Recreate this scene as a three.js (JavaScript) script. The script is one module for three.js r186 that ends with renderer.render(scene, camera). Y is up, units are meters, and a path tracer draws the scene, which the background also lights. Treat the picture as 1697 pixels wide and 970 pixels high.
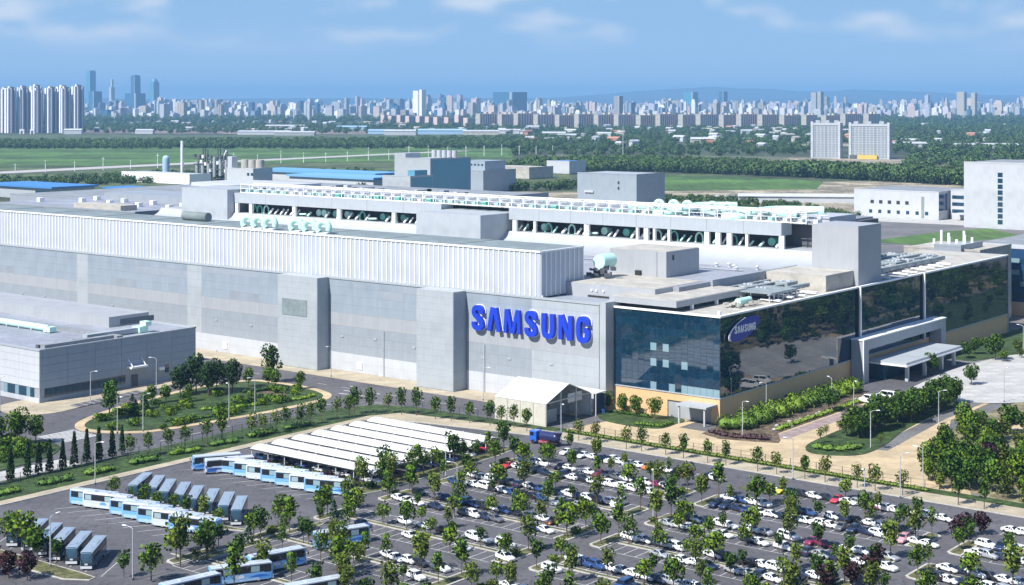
import * as THREE from 'three';
import { mergeGeometries, mergeVertices } from 'three/addons/utils/BufferGeometryUtils.js';
import { RoundedBoxGeometry } from 'three/addons/geometries/RoundedBoxGeometry.js';

// ---------------------------------------------------------------- camera, sky, sun, exposure
const scene = new THREE.Scene();
const camera = new THREE.PerspectiveCamera(34.87, 1697 / 1610, 1, 60000);
camera.position.set(0, 79, 0);                       // a drone 79 m above the car park, lens shifted down
camera.setViewOffset(1697, 1610, 0, 640, 1697, 970);
const renderer = new THREE.WebGLRenderer();
renderer.toneMapping = THREE.LinearToneMapping;
renderer.toneMappingExposure = 1.5;
renderer.shadowMap.enabled = true;

const hash = (x, y) => { let h = (Math.imul(x | 0, 374761393) + Math.imul(y | 0, 668265263)) | 0; h = Math.imul(h ^ (h >>> 13), 1274126177); return ((h ^ (h >>> 16)) >>> 0) / 4294967296; };
function vnoise(x, y, px = 0, py = 0) {              // value noise; px, py: period
  const ix = Math.floor(x), iy = Math.floor(y), fx = x - ix, fy = y - iy, u = fx * fx * (3 - 2 * fx), v = fy * fy * (3 - 2 * fy);
  const m = (a, p) => (p ? ((a % p) + p) % p : a), g = (a, b) => hash(m(a, px), m(b, py));
  return (g(ix, iy) * (1 - u) + g(ix + 1, iy) * u) * (1 - v) + (g(ix, iy + 1) * (1 - u) + g(ix + 1, iy + 1) * u) * v;
}
function fbm(x, y, o = 4, px = 0, py = 0) { let a = 0.5, s = 0, n = 0; for (let i = 0; i < o; i++) { s += a * vnoise(x, y, px, py); n += a; x *= 2; y *= 2; px *= 2; py *= 2; a *= 0.5; } return s / n; }
function rng(seed) { let s = seed >>> 0; return () => { s = (s + 0x6D2B79F5) | 0; let t = Math.imul(s ^ (s >>> 15), 1 | s); t = (t + Math.imul(t ^ (t >>> 7), 61 | t)) ^ t; return ((t ^ (t >>> 14)) >>> 0) / 4294967296; }; }

{
  const W = 2048, H = 1024, d = new Float32Array(W * H * 4), st = (a, b, x) => { const t = Math.min(1, Math.max(0, (x - a) / (b - a))); return t * t * (3 - 2 * t); };
  const stops = [[0, 0.285, 0.425, 0.60], [3, 0.22, 0.37, 0.56], [8, 0.16, 0.295, 0.51], [25, 0.08, 0.18, 0.40], [90, 0.04, 0.10, 0.275]];
  for (let r = 0; r < H; r++) {
    const el = Math.max(0, ((r + 0.5) / H - 0.5) * 180);
    let k = 0; while (k < stops.length - 2 && el > stops[k + 1][0]) k++;
    const A = stops[k], B = stops[k + 1], q = Math.min(1, (el - A[0]) / (B[0] - A[0]));
    for (let c = 0; c < W; c++) {
      const n = fbm(c / W * 150, el * 1.7, 5, 150, 0), big = fbm(c / W * 40 + 7, el * 0.5 + 3, 3, 40, 0);
      const cl = st(0.53, 0.76, n * 0.70 + big * 0.38) * st(1.5, 2.9, el) * (1 - 0.55 * st(20, 60, el)) * 0.66;
      const veil = 0.10 * st(0.4, 0.75, big);
      for (let i = 0; i < 3; i++) {
        const s = A[i + 1] * (1 - q) + B[i + 1] * q, v = [0.36, 0.44, 0.57][i], w = [0.60, 0.61, 0.65][i];
        d[(r * W + c) * 4 + i] = (s * (1 - veil) + v * veil) * (1 - cl) + w * cl;
      }
      d[(r * W + c) * 4 + 3] = 1;
    }
  }
  const sky = new THREE.DataTexture(d, W, H, THREE.RGBAFormat, THREE.FloatType);
  sky.mapping = THREE.EquirectangularReflectionMapping; sky.magFilter = THREE.LinearFilter; sky.needsUpdate = true;
  scene.background = sky; scene.environment = sky;
}
const sun = new THREE.DirectionalLight(new THREE.Color().setRGB(1, 0.965, 0.91), 5.0);
sun.position.set(-500, 740, 440 - 420); sun.target.position.set(0, 0, -420);
sun.castShadow = true; sun.shadow.mapSize.set(4096, 4096);
Object.assign(sun.shadow.camera, { left: -400, right: 400, top: 400, bottom: -400, near: 10, far: 2500 });
scene.add(sun, sun.target);
scene.fog = new THREE.FogExp2(new THREE.Color().setRGB(0.32, 0.63, 1), 0.00008);

// ---------------------------------------------------------------- helpers
const CA = 0.785, SA = 0.6195, TH = -Math.atan2(SA, CA), OX = 50.5, OZ = -375.7;
// the site grid: s runs along the factory front, t into the site; origin at the corner of the glass office
const P = (s, t, y = 0) => new THREE.Vector3(OX + s * CA + t * SA, y, OZ + s * SA - t * CA);
const taken = new Map();
function numbered(n) { const k = taken.get(n) || 0; taken.set(n, k + 1); return k ? `${n}_${String(k).padStart(3, '0')}` : n; }
function tag(o, label, category, group, kind) { if (label) o.userData.label = label; if (category) o.userData.category = category; if (group) o.userData.group = group; if (kind) o.userData.kind = kind; return o; }
function thing(name, label, category, pos, turn = TH, group) { const o = new THREE.Group(); o.name = numbered(name); o.position.copy(pos); o.rotation.y = turn; tag(o, label, category, group); scene.add(o); return o; }
function mesh(name, geo, mat, parent) { const m = new THREE.Mesh(geo, mat); m.castShadow = m.receiveShadow = true; if (!parent || parent === scene) { m.name = numbered(name); scene.add(m); } else { m.name = name; parent.add(m); } return m; }
function structure(name, geo, mat, parent) { const m = mesh(name, geo, mat, parent); if (!parent) m.userData.kind = 'structure'; return m; }
function copy(o, pos, turn, label, group) { const c = o.clone(); c.name = numbered(o.name.replace(/_\d{3}$/, '')); c.position.copy(pos); c.rotation.y = turn; c.userData = { ...o.userData }; if (label) c.userData.label = label; if (group) c.userData.group = group; scene.add(c); return c; }

const C3 = (r, g, b) => new THREE.Color().setRGB(r, g, b);
function grey(W, f) { const d = new Uint8Array(W * W * 4); for (let y = 0; y < W; y++) for (let x = 0; x < W; x++) { const v = Math.max(0, Math.min(255, Math.round(255 * f(x / W, y / W)))); d[(y * W + x) * 4] = d[(y * W + x) * 4 + 1] = d[(y * W + x) * 4 + 2] = v; d[(y * W + x) * 4 + 3] = 255; } const t = new THREE.DataTexture(d, W, W); t.wrapS = t.wrapT = THREE.RepeatWrapping; t.magFilter = THREE.LinearFilter; t.minFilter = THREE.LinearMipmapLinearFilter; t.generateMipmaps = true; t.colorSpace = THREE.SRGBColorSpace; t.needsUpdate = true; return t; }
const rep = (t, m) => { const c = t.clone(); c.repeat.set(1 / m, 1 / m); c.needsUpdate = true; return c; };   // uv in metres -> one tile per m metres
const T = {
  patch: grey(512, (u, v) => 0.80 + 0.20 * (fbm(u * 6, v * 6, 6, 6, 6) - 0.5) + 0.14 * (fbm(u * 60, v * 60, 3, 60, 60) - 0.5) + 0.06 * (hash(u * 512, v * 512) - 0.5)),
  tar: grey(1024, (u, v) => { let k = 0.79 + 0.22 * (fbm(u * 5, v * 5, 6, 5, 5) - 0.5) + 0.16 * (fbm(u * 90, v * 90, 3, 90, 90) - 0.5); const cx = Math.floor(u * 9), cy = Math.floor(v * 9), q = hash(cx + 3, cy + 71); if (q < 0.2) { const fx = u * 9 - cx, fy = v * 9 - cy, a = 0.12 + 0.2 * hash(cx, cy), b = 0.5 + 0.4 * hash(cy, cx); if (fx > a && fx < b && fy > 0.2 && fy < 0.2 + b * 0.7) k *= 0.84 + 0.28 * hash(cx + 9, cy); } if (Math.abs(fbm(u * 11 + 3, v * 11, 4, 11, 11) - 0.5) < 0.006) k *= 0.72; const st = fbm(u * 40 + 5, v * 40 + 2, 2, 40, 40); if (st > 0.78) k *= 1 - 0.9 * (st - 0.78); return k; }),
  mottle: grey(512, (u, v) => 0.66 + 0.55 * (fbm(u * 8, v * 8, 6, 8, 8) - 0.5) + 0.5 * (fbm(u * 70, v * 70, 3, 70, 70) - 0.5)),
  film: grey(256, (u, v) => 0.90 + 0.10 * (fbm(u * 4, v * 4, 5, 4, 4) - 0.5) + 0.05 * (fbm(u * 40, v * 6, 3, 40, 6) - 0.5)),
  field: grey(512, (u, v) => 0.70 + 0.5 * (fbm(u * 5, v * 5, 6, 5, 5) - 0.5) + 0.25 * (fbm(u * 80, v * 10, 3, 80, 10) - 0.5)),
  paving: grey(256, (u, v) => { const gx = (u * 16) % 1, gy = (v * 16) % 1; return 0.80 + 0.10 * (hash(Math.floor(u * 16), Math.floor(v * 16)) - 0.5) + 0.2 * (fbm(u * 8, v * 8, 4, 8, 8) - 0.5) - (gx < 0.06 || gy < 0.06 ? 0.12 : 0); }),
};
const std = (r, g, b, o = {}) => new THREE.MeshStandardMaterial({ color: C3(r, g, b), roughness: 0.85, metalness: 0, ...o });
const M = {
  asphalt: std(0.165, 0.161, 0.175, { map: rep(T.tar, 61), roughness: 0.92 }),
  asphalt2: std(0.245, 0.24, 0.24, { map: rep(T.tar, 53), roughness: 0.92 }),
  concrete: std(0.66, 0.57, 0.41, { map: rep(T.patch, 14) }),
  sandpave: std(0.80, 0.625, 0.385, { map: rep(T.patch, 19) }),
  pinkpave: std(0.52, 0.40, 0.38, { map: rep(T.paving, 9) }),
  palepave: std(0.72, 0.71, 0.68, { map: rep(T.patch, 16) }),
  kerb: std(0.72, 0.69, 0.62, { map: rep(T.patch, 5) }),
  paint: std(0.85, 0.85, 0.82, { map: rep(T.patch, 4) }),
  lawn: std(0.085, 0.165, 0.030, { map: rep(T.mottle, 9) }),
  drylawn: std(0.26, 0.27, 0.10, { map: rep(T.mottle, 6) }),
  soil: std(0.30, 0.22, 0.14, { map: rep(T.mottle, 7) }),
  grove: std(0.50, 0.44, 0.24, { map: rep(T.mottle, 13) }),
  terrain: std(0.13, 0.17, 0.065, { map: rep(T.mottle, 420) }),
  cropfield: std(0.145, 0.30, 0.045, { map: rep(T.field, 260) }),
  bare: std(0.70, 0.61, 0.43, { map: rep(T.mottle, 120) }),
  barepink: std(0.50, 0.40, 0.33, { map: rep(T.mottle, 200) }),
  cladWhite: std(0.60, 0.625, 0.66, { map: rep(T.film, 21), roughness: 0.6 }),
  cladPale: std(0.46, 0.50, 0.53, { map: rep(T.film, 17), roughness: 0.55 }),
  cladWarm: std(0.435, 0.455, 0.48, { map: rep(T.film, 23), roughness: 0.55 }),
  cladGrey: std(0.36, 0.40, 0.445, { map: rep(T.film, 19), roughness: 0.5 }),
  cladBlue: std(0.36, 0.42, 0.48, { map: rep(T.film, 25), roughness: 0.5 }),
  corr: std(0.54, 0.575, 0.63, { map: rep(T.film, 27), roughness: 0.5 }),
  corrRib: std(0.78, 0.79, 0.82, { roughness: 0.45 }),
  roofGrey: std(0.40, 0.43, 0.46, { map: rep(T.patch, 37), roughness: 0.7 }),
  roofGreen: std(0.34, 0.41, 0.42, { map: rep(T.patch, 29), roughness: 0.7 }),
  apron: std(0.47, 0.50, 0.53, { map: rep(T.film, 33), roughness: 0.6 }),
  roofLav: std(0.47, 0.50, 0.57, { map: rep(T.patch, 41), roughness: 0.6 }),
  roofSand: std(0.70, 0.665, 0.59, { map: rep(T.patch, 13) }),
  orange: std(0.82, 0.54, 0.28, { map: rep(T.film, 11) }),
  white: std(0.82, 0.82, 0.82, { roughness: 0.6 }),
  tarp: std(0.80, 0.80, 0.78, { roughness: 0.7, map: rep(T.film, 9) }),
  steel: std(0.55, 0.57, 0.60, { roughness: 0.45, metalness: 0.3 }),
  dark: std(0.02, 0.022, 0.028, { roughness: 0.8 }),
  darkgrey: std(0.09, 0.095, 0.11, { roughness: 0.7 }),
  black: std(0.025, 0.025, 0.028, { roughness: 0.6 }),
  mint: std(0.50, 0.78, 0.68, { roughness: 0.5 }),
  mintDark: std(0.16, 0.48, 0.38, { roughness: 0.5 }),
  duct: std(0.42, 0.49, 0.50, { roughness: 0.55, map: rep(T.patch, 6) }),
  navyclad: std(0.02, 0.06, 0.14, { roughness: 0.15 }),
  blueroof: std(0.06, 0.22, 0.52, { roughness: 0.5 }),
  teal: std(0.10, 0.27, 0.38, { roughness: 0.5 }),
  glass: new THREE.MeshPhysicalMaterial({ color: C3(0.004, 0.026, 0.055), roughness: 0.03, ior: 2.0, metalness: 0 }),
  glass2: new THREE.MeshPhysicalMaterial({ color: C3(0.005, 0.034, 0.070), roughness: 0.04, ior: 2.0, metalness: 0 }),
  blind: new THREE.MeshPhysicalMaterial({ color: C3(0.20, 0.31, 0.36), roughness: 0.3, clearcoat: 1, clearcoatRoughness: 0.03 }),
  window: new THREE.MeshPhysicalMaterial({ color: C3(0.010, 0.048, 0.085), roughness: 0.06, ior: 1.8 }),
  carglass: new THREE.MeshPhysicalMaterial({ color: C3(0.012, 0.016, 0.022), roughness: 0.05, ior: 1.6 }),
  tyre: std(0.015, 0.015, 0.016, { roughness: 0.95 }),
  lampglass: new THREE.MeshPhysicalMaterial({ color: C3(0.75, 0.77, 0.8), roughness: 0.1, clearcoat: 1 }),
  tail: std(0.35, 0.01, 0.01, { roughness: 0.3 }),
  signBlue: std(0.010, 0.045, 0.50, { roughness: 0.4 }),
  signEdge: std(0.008, 0.03, 0.25, { roughness: 0.5 }),
  logoBlue: std(0.012, 0.03, 0.32, { roughness: 0.4 }),
  bark: std(0.11, 0.085, 0.06),
};

// boxes with uv in metres; x, y, z: centre of the base
function box(w, h, d, x = 0, y = 0, z = 0, ry = 0) {
  const g = new THREE.BoxGeometry(w, h, d), uv = g.attributes.uv, dim = [[d, h], [d, h], [w, d], [w, d], [w, h], [w, h]];
  for (let i = 0; i < uv.count; i++) { const [a, b] = dim[i >> 2]; uv.setXY(i, uv.getX(i) * a + x * 0.37 + z * 0.61, uv.getY(i) * b + y); }
  if (ry) g.rotateY(ry); g.translate(x, y + h / 2, z); return g;
}
function cyl(r0, r1, h, x, y, z, seg = 10) { const g = new THREE.CylinderGeometry(r1, r0, h, seg); g.translate(x, y + h / 2, z); return g; }
function bar(a, b, r, seg = 6) { const A = new THREE.Vector3(...a), B = new THREE.Vector3(...b), L = A.distanceTo(B), g = new THREE.CylinderGeometry(r, r, L, seg); g.applyQuaternion(new THREE.Quaternion().setFromUnitVectors(new THREE.Vector3(0, 1, 0), B.clone().sub(A).normalize())); g.translate((a[0] + b[0]) / 2, (a[1] + b[1]) / 2, (a[2] + b[2]) / 2); return g; }
const tube = (pts, r, seg = 8, n = 24) => new THREE.TubeGeometry(new THREE.CatmullRomCurve3(pts.map((p) => new THREE.Vector3(...p))), n, r, seg);
const plain = (g) => { const q = g.index ? g.toNonIndexed() : g; for (const k of Object.keys(q.attributes)) if (!['position', 'normal', 'uv'].includes(k)) q.deleteAttribute(k); return q; };
const join = (l) => mergeGeometries(l.map(plain));

// flat sheets on the ground from outlines in (s, t); thick > 0: a raised bed with sides
function sheet(outline, y, thick = 0, world = false) {
  const pts = outline.map(([s, t]) => { const p = world ? new THREE.Vector3(s, 0, t) : P(s, t); return new THREE.Vector2(p.x, -p.z); });
  const sh = new THREE.Shape(pts);
  const g = thick ? new THREE.ExtrudeGeometry(sh, { depth: thick, bevelEnabled: false }) : new THREE.ShapeGeometry(sh);
  g.rotateX(-Math.PI / 2); g.translate(0, y - thick, 0);
  const p = g.attributes.position, uv = g.attributes.uv;
  for (let i = 0; i < p.count; i++) uv.setXY(i, p.getX(i), p.getZ(i));
  return g;
}
const rect = (s0, s1, t0, t1) => [[s0, t0], [s1, t0], [s1, t1], [s0, t1]];
function smooth(pts, n = 60) { const c = new THREE.CatmullRomCurve3(pts.map(([s, t]) => new THREE.Vector3(s, 0, t)), true, 'centripetal'); return c.getPoints(n).slice(0, -1).map((v) => [v.x, v.z]); }
function inset(pts, k) { const cx = pts.reduce((a, p) => a + p[0], 0) / pts.length, cy = pts.reduce((a, p) => a + p[1], 0) / pts.length, n = pts.length; let A = 0; pts.forEach((p, i) => { const q = pts[(i + 1) % n]; A += p[0] * q[1] - q[0] * p[1]; }); const sg = A > 0 ? 1 : -1; return pts.map((p, i) => { const a = pts[(i + n - 1) % n], b = pts[(i + 1) % n]; const dx = b[0] - a[0], dy = b[1] - a[1], L = Math.hypot(dx, dy) || 1; return [p[0] - sg * k * dy / L, p[1] + sg * k * dx / L]; }); }
// ---------------------------------------------------------------- the ground
{
  const g = new THREE.PlaneGeometry(30000, 29000, 120, 116); g.rotateX(-Math.PI / 2); g.translate(0, -0.6, -13900);
  const p = g.attributes.position; for (let i = 0; i < p.count; i++) g.attributes.uv.setXY(i, p.getX(i), p.getZ(i));
  structure('terrain', g, M.terrain);
}
structure('campus_ground', sheet(rect(-520, 330, -300, 460), -0.05, 0.5), M.asphalt2);
structure('service_road', sheet([[-420, -190], [-86, -190], [-86, -30], [-28, -30], [-28, -13], [-420, -13]], 0.0), M.asphalt);
structure('car_park', sheet([[-71, -240], [190, -240], [190, -37], [-24, -37], [-60, -44], [-71, -50]], 0.004), M.asphalt);
structure('facade_pavement', sheet(rect(-420, -33.2, -13.4, -2), 0.12, 0.2), M.concrete);
structure('hall_pavement', sheet(smooth([[-151, -99], [-142, -98], [-138.5, -92], [-140.5, -80], [-142.5, -67], [-144, -55], [-147, -45], [-150, -30], [-156, -22], [-170, -26], [-158, -60], [-158, -94]], 80), 0.12, 0.2), M.concrete);
{ // parking bays beside the hall
  const lot = structure('bay_strip', sheet([[-143.6, -84], [-139.3, -84], [-142.6, -60], [-146.6, -60]], 0.135), M.asphalt);
  const l = []; for (let i = 0; i < 10; i++) { const t = -83.5 + i * 2.55, k = (t + 84) / 24; l.push(sheet(rect(-143.4 - 3 * k, -139.6 - 3.2 * k, t, t + 0.22), 0.141)); }
  mesh('bay_marking', join(l), M.paint, lot);
}
// planted island in the road and its paved rim
const isle = smooth([[-123, -97], [-116.5, -100.5], [-110, -99], [-102, -92.6], [-98.7, -79], [-96.4, -63.4], [-96, -46], [-97, -37], [-101, -31.5], [-110, -28], [-124, -27.5], [-134, -30], [-138, -46], [-135, -67], [-129, -86.7]], 90);
structure('island_rim', sheet(isle, 0.13, 0.2), M.sandpave);
structure('island_lawn', sheet(inset(isle, 2.3), 0.17, 0.1), M.lawn);
structure('bare_soil_patch', sheet(smooth([[-117, -37], [-112, -38], [-108, -42], [-110, -47], [-115, -46], [-118, -42]], 30), 0.20), M.soil);
{ // zebra crossing and lane arrows
  const z = []; for (let i = 0; i < 9; i++) { const a = i / 9; z.push(sheet([[-118.4 + 1.15 * i, -111], [-117.7 + 1.15 * i, -111.2], [-117.7 + 1.15 * i, -101], [-118.4 + 1.15 * i, -100.8]], 0.012)); }
  structure('zebra_crossing', join(z), M.paint);
  const l = [];
  for (let s = -170; s < -60; s += 9) l.push(sheet(rect(s, s + 3.4, -22.0, -21.75), 0.012));
  for (const [s, t] of [[-106, -19.5], [-103, -25], [-98, -26.5], [-94, -23]]) l.push(sheet(rect(s, s + 2.6, t, t + 0.5), 0.012));
  for (let t = -96; t < -40; t += 9) l.push(sheet(rect(-92.3, -92.05, t, t + 3.2), 0.012));
  l.push(sheet(rect(-118, -107, -114.2, -113.6), 0.012), sheet([[-101, -29], [-92, -27.4], [-92, -26.8], [-101, -28.4]], 0.012));
  structure('lane_marking', join(l), M.paint);
}
// verge with the boundary fence, and the walks round the car park
structure('verge', sheet([[-87, -190], [-74, -190], [-74, -46], [-70, -38], [-24, -31], [90, -31], [90, -27.4], [-24, -27.4], [-72, -30.5], [-82, -34], [-87, -44]], 0.14, 0.2), M.lawn);
structure('perimeter_walk', sheet([[-74, -190], [-71.4, -190], [-71.4, -50], [-69, -46.5], [-60, -43.5], [-24, -37], [190, -37], [190, -31], [-24, -31], [-70, -38], [-74, -46]], 0.12, 0.2), M.concrete);
structure('walk_kerb', sheet([[-71.4, -190], [-71.1, -190], [-71.1, -50.2], [-68.9, -46.9], [-60, -43.9], [-24, -37.4], [190, -37.4], [190, -37], [-24, -37], [-60, -43.5], [-69, -46.5], [-71.4, -50]], 0.14, 0.2), M.kerb);
structure('lower_garden', sheet(smooth([[-108, -113], [-101, -118], [-97, -128], [-96, -150], [-100, -190], [-190, -190], [-190, -150], [-150, -128], [-122, -116]], 70), 0.16, 0.3), M.lawn);
structure('garden_paving', sheet([[-95.5, -150], [-88, -150], [-88, -121], [-95, -121]], 0.02), M.palepave);
// forecourt of the office
structure('forecourt', sheet([[-30, -27.4], [74, -27.4], [66, -10], [60, 0], [52, 12], [42, 40], [41, 100], [46, 150], [16, 150], [16, 60], [15.5, -1], [2, -9], [-6, -9], [-6, 0], [-30, 0]], 0.02), M.sandpave);
structure('tent_drive', sheet([[-48, -30], [-27, -30], [-23.5, -13], [-28, -4], [-48, -4]], 0.03), M.asphalt2);
structure('brick_drive', sheet([[16.6, -4.2], [20.6, -4.6], [20.8, 52], [16.6, 52]], 0.03), M.pinkpave);
structure('entrance_court', sheet(smooth([[20, 64], [38, 64], [50, 76], [50, 110], [44, 140], [34, 150], [22, 150], [15, 120], [16, 82]], 60), 0.13), M.palepave);
structure('canopy_drive', sheet(smooth([[4, 64], [16, 62], [20, 80], [21, 104], [12, 122], [4, 124]], 40), 0.05), M.asphalt);
structure('office_lawn', sheet(smooth([[-29.5, -9], [-26, -13], [-18, -15], [-9, -13.4], [-8.6, -6], [-9.4, -1], [-29, -1]], 50), 0.15, 0.25), M.lawn);
structure('hedge_bed', sheet([[0.5, 4], [2, -11.5], [8, -14], [16, -11.5], [21, -9.3], [20, -6.5], [15.8, 0], [15.8, 58], [4, 60], [0.5, 60]], 0.14, 0.25), M.soil);
structure('garden_island', sheet(smooth([[28, -9.5], [32.4, -14], [40.5, -9.8], [41.5, 1], [38, 22], [36.5, 42], [36, 60], [31, 64], [26.6, 58], [26, 30], [26, 8]], 60), 0.16, 0.28), M.lawn);
structure('grove_path', sheet([[40, -2], [44, -1], [40.5, 40], [40, 90], [36.8, 90], [37.2, 40]], 0.04), M.asphalt2);
structure('grove_ground', sheet([[54, -4], [63, -21], [80, -27], [240, -27], [240, 360], [50, 360], [49, 150], [50, 110], [46, 60], [47, 20]], 0.10, 0.25), M.grove);
structure('facade_bed', sheet([[0.5, 126], [13, 126], [20, 150], [46, 150], [49, 360], [0.5, 360]], 0.10, 0.25), M.lawn);
structure('grove_clearing', sheet(smooth([[52, 40], [66, 34], [78, 46], [72, 60], [58, 62]], 40), 0.12), M.sandpave);
structure('grove_walk', sheet([[58, -2], [70, 8], [90, 10], [150, 30], [150, 34], [88, 14], [68, 12], [56, 2]], 0.125), M.sandpave);
// ---- rows of stalls: planted medians with kerbs, painted lines
const ROWS = [[-48.5, 0], [-60.2, 1], [-66, 2], [-77.6, 1], [-83.4, 2], [-95.1, 1], [-100.9, 2], [-112.6, 1], [-118.8, 2], [-130.2, 1], [-136, 2], [-147.7, 1], [-153.5, 2]];
const MED = [-63.1, -80.5, -98, -115.7, -133.1, -150.6];
const BLOCKS = [[-14.5, 26.5], [36.8, 78], [88.5, 128]];
for (const [s0, s1] of BLOCKS) {
  for (const m of MED) {
    const cap = 3.0, o = [[s0 - cap, m - 4.2], [s0 - cap + 0.8, m - 5.0], [s0, m - 5.2], [s0, m - 0.75], [s1, m - 0.75], [s1, m - 5.2], [s1 + cap - 0.8, m - 5.0], [s1 + cap, m - 4.2], [s1 + cap, m + 4.2], [s1 + cap - 0.8, m + 5.0], [s1, m + 5.2], [s1, m + 0.75], [s0, m + 0.75], [s0, m + 5.2], [s0 - cap + 0.8, m + 5.0], [s0 - cap, m + 4.2]];
    structure('median_kerb', sheet(o, 0.14, 0.16), M.kerb);
    structure('median_planting', join([sheet([[s0 - cap + 0.45, m - 3.9], [s0 - cap + 1.0, m - 4.5], [s0 - 0.45, m - 4.7], [s0 - 0.45, m + 4.7], [s0 - cap + 1.0, m + 4.5], [s0 - cap + 0.45, m + 3.9]], 0.17), sheet(rect(s0 - 0.45, s1 + 0.45, m - 0.36, m + 0.36), 0.165), sheet([[s1 + 0.45, m - 4.7], [s1 + cap - 1.0, m - 4.5], [s1 + cap - 0.45, m - 3.9], [s1 + cap - 0.45, m + 3.9], [s1 + cap - 1.0, m + 4.5], [s1 + 0.45, m + 4.7]], 0.17)]), M.drylawn);
  }
  const l = [];
  for (const [t, k] of ROWS) { const a = k === 0 ? t - 2.6 : k === 1 ? t - 2.1 : t - 2.6, b = k === 0 ? t + 2.6 : k === 1 ? t + 2.6 : t + 2.1; for (let s = s0 + 0.3; s <= s1 + 0.01; s += 2.42) l.push(sheet(rect(s - 0.07, s + 0.07, a, b), 0.012)); l.push(sheet(rect(s0, s1, k === 2 ? a - 0.14 : b, k === 2 ? a : b + 0.14), 0.012)); }
  structure('stall_marking', join(l), M.paint);
}
structure('kerb_planting', join([[-15, 26], [37, 78]].map(([a, b]) => sheet([[a - 2.5, -51], [a + 0.4, -51.2], [a + 0.4, -45.8], [a - 1.5, -45.8]], 0.14, 0.16))), M.drylawn);
{ // slanted coach bays
  const l = []; const sl = (s, t, ds, dt) => l.push(sheet([[s, t], [s + 0.16, t], [s + ds + 0.16, t + dt], [s + ds, t + dt]], 0.012));
  for (let i = 0; i < 10; i++) sl(-66.6 + i * 4.25, -111.5, 6.2, 10.4);
  for (let i = 0; i < 9; i++) sl(-61.8 + i * 4.2, -123.8, 6.2, -9.4);
  for (let i = 0; i < 9; i++) sl(-61 + i * 4.2, -146.8, 5.6, 10);
  for (let i = 0; i < 8; i++) sl(-55.6 + i * 4.3, -157.5, 6.6, -10);
  structure('coach_bay_marking', join(l), M.paint);
}
for (const [name, o] of [['coach_median', [[-60, -134.2], [-24, -134.2], [-20.5, -133.6], [-20.5, -134.8], [-24, -136], [-60, -136]]], ['lower_median', [[-60, -169.4], [-23, -168.2], [-19, -168.4], [-18.6, -170], [-22.5, -172.4], [-60, -174.5]]], ['carport_median', [[-25.4, -104], [-22.2, -104.2], [-20.8, -98], [-21.3, -60], [-22.6, -50.5], [-25.6, -50], [-25.6, -100]]], ['crossing_island', [[-20, -152], [-14.6, -150.5], [-14.2, -122], [-13, -121], [-12.2, -123], [-12.2, -152]]]]) {
  structure(name + '_kerb', sheet(o, 0.14, 0.16), M.kerb);
  structure(name, sheet(inset(o, 0.35), 0.18, 0.1), M.drylawn);
}
// ---- the land beyond the site, in metres east and north of the camera
const land = (name, mat, y, pts) => structure(name, sheet(pts, y, 0, true), mat);
land('crop_field', M.cropfield, -0.40, [[-1100, -2500], [10, -2610], [0, -2080], [-330, -1900], [-760, -1760]]);
land('crop_field', M.cropfield, -0.40, [[128, -1640], [235, -1600], [300, -1500], [275, -1370], [130, -1340]]);
land('meadow', std(0.16, 0.22, 0.07, { map: rep(T.field, 180) }), -0.45, [[-1300, -3500], [120, -3420], [60, -2500], [-1200, -2440]]);
land('meadow', std(0.17, 0.23, 0.075, { map: rep(T.field, 150) }), -0.42, [[-760, -1740], [-330, -1880], [-60, -2060], [60, -2060], [60, -1500], [-700, -1250]]);
land('country_road', std(0.42, 0.40, 0.38), -0.30, [[-780, -1610], [-565, -1700], [-487, -1830], [-95, -2395], [-60, -2395], [-455, -1800], [-540, -1660], [-760, -1560]]);
land('bare_ground', M.barepink, -0.38, [[-1060, -3640], [-330, -3520], [-300, -3900], [-520, -4500], [-1240, -4400]]);
land('bare_ground', M.bare, -0.38, [[90, -1330], [180, -1215], [460, -1180], [700, -1330], [520, -1560], [300, -1490], [270, -1370]]);
land('bare_ground', M.bare, -0.34, [[290, -1880], [440, -1740], [520, -1780], [560, -2090], [380, -2110]]);
land('bare_ground', M.bare, -0.36, [[-110, -1330], [120, -1330], [90, -980], [-120, -980]]);
land('bare_ground', M.bare, -0.36, [[500, -2640], [900, -2560], [920, -2760], [480, -2800]]);
land('scrub_ground', std(0.30, 0.31, 0.17, { map: rep(T.mottle, 90) }), -0.37, [[0, -2040], [360, -1960], [420, -2130], [60, -2230]]);
land('access_road', std(0.40, 0.39, 0.38), -0.28, [[170, -1290], [300, -1205], [560, -1090], [560, -1060], [290, -1180], [165, -1262]]);
land('access_road', std(0.36, 0.35, 0.35), -0.2, [[200, -860], [330, -960], [520, -1000], [520, -950], [340, -900], [215, -810]]);
land('green_verge', M.cropfield, -0.22, [[215, -860], [330, -945], [420, -960], [420, -900], [240, -830]]);
land('bare_ground', M.bare, -0.33, [[60, -1300], [260, -1230], [330, -1000], [215, -985], [60, -1010]]);
structure('rear_road', sheet([[-330, 462], [-40, 462], [-40, 640], [-330, 606]], -0.12), M.asphalt2);
structure('rear_lawn', sheet([[-186, 470], [-150, 470], [-128, 560], [-166, 600], [-178, 560]], -0.09), M.cropfield);
structure('rear_forecourt', sheet([[-290, 606], [-170, 612], [-60, 596], [-60, 660], [-290, 660]], -0.06), M.palepave);
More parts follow.
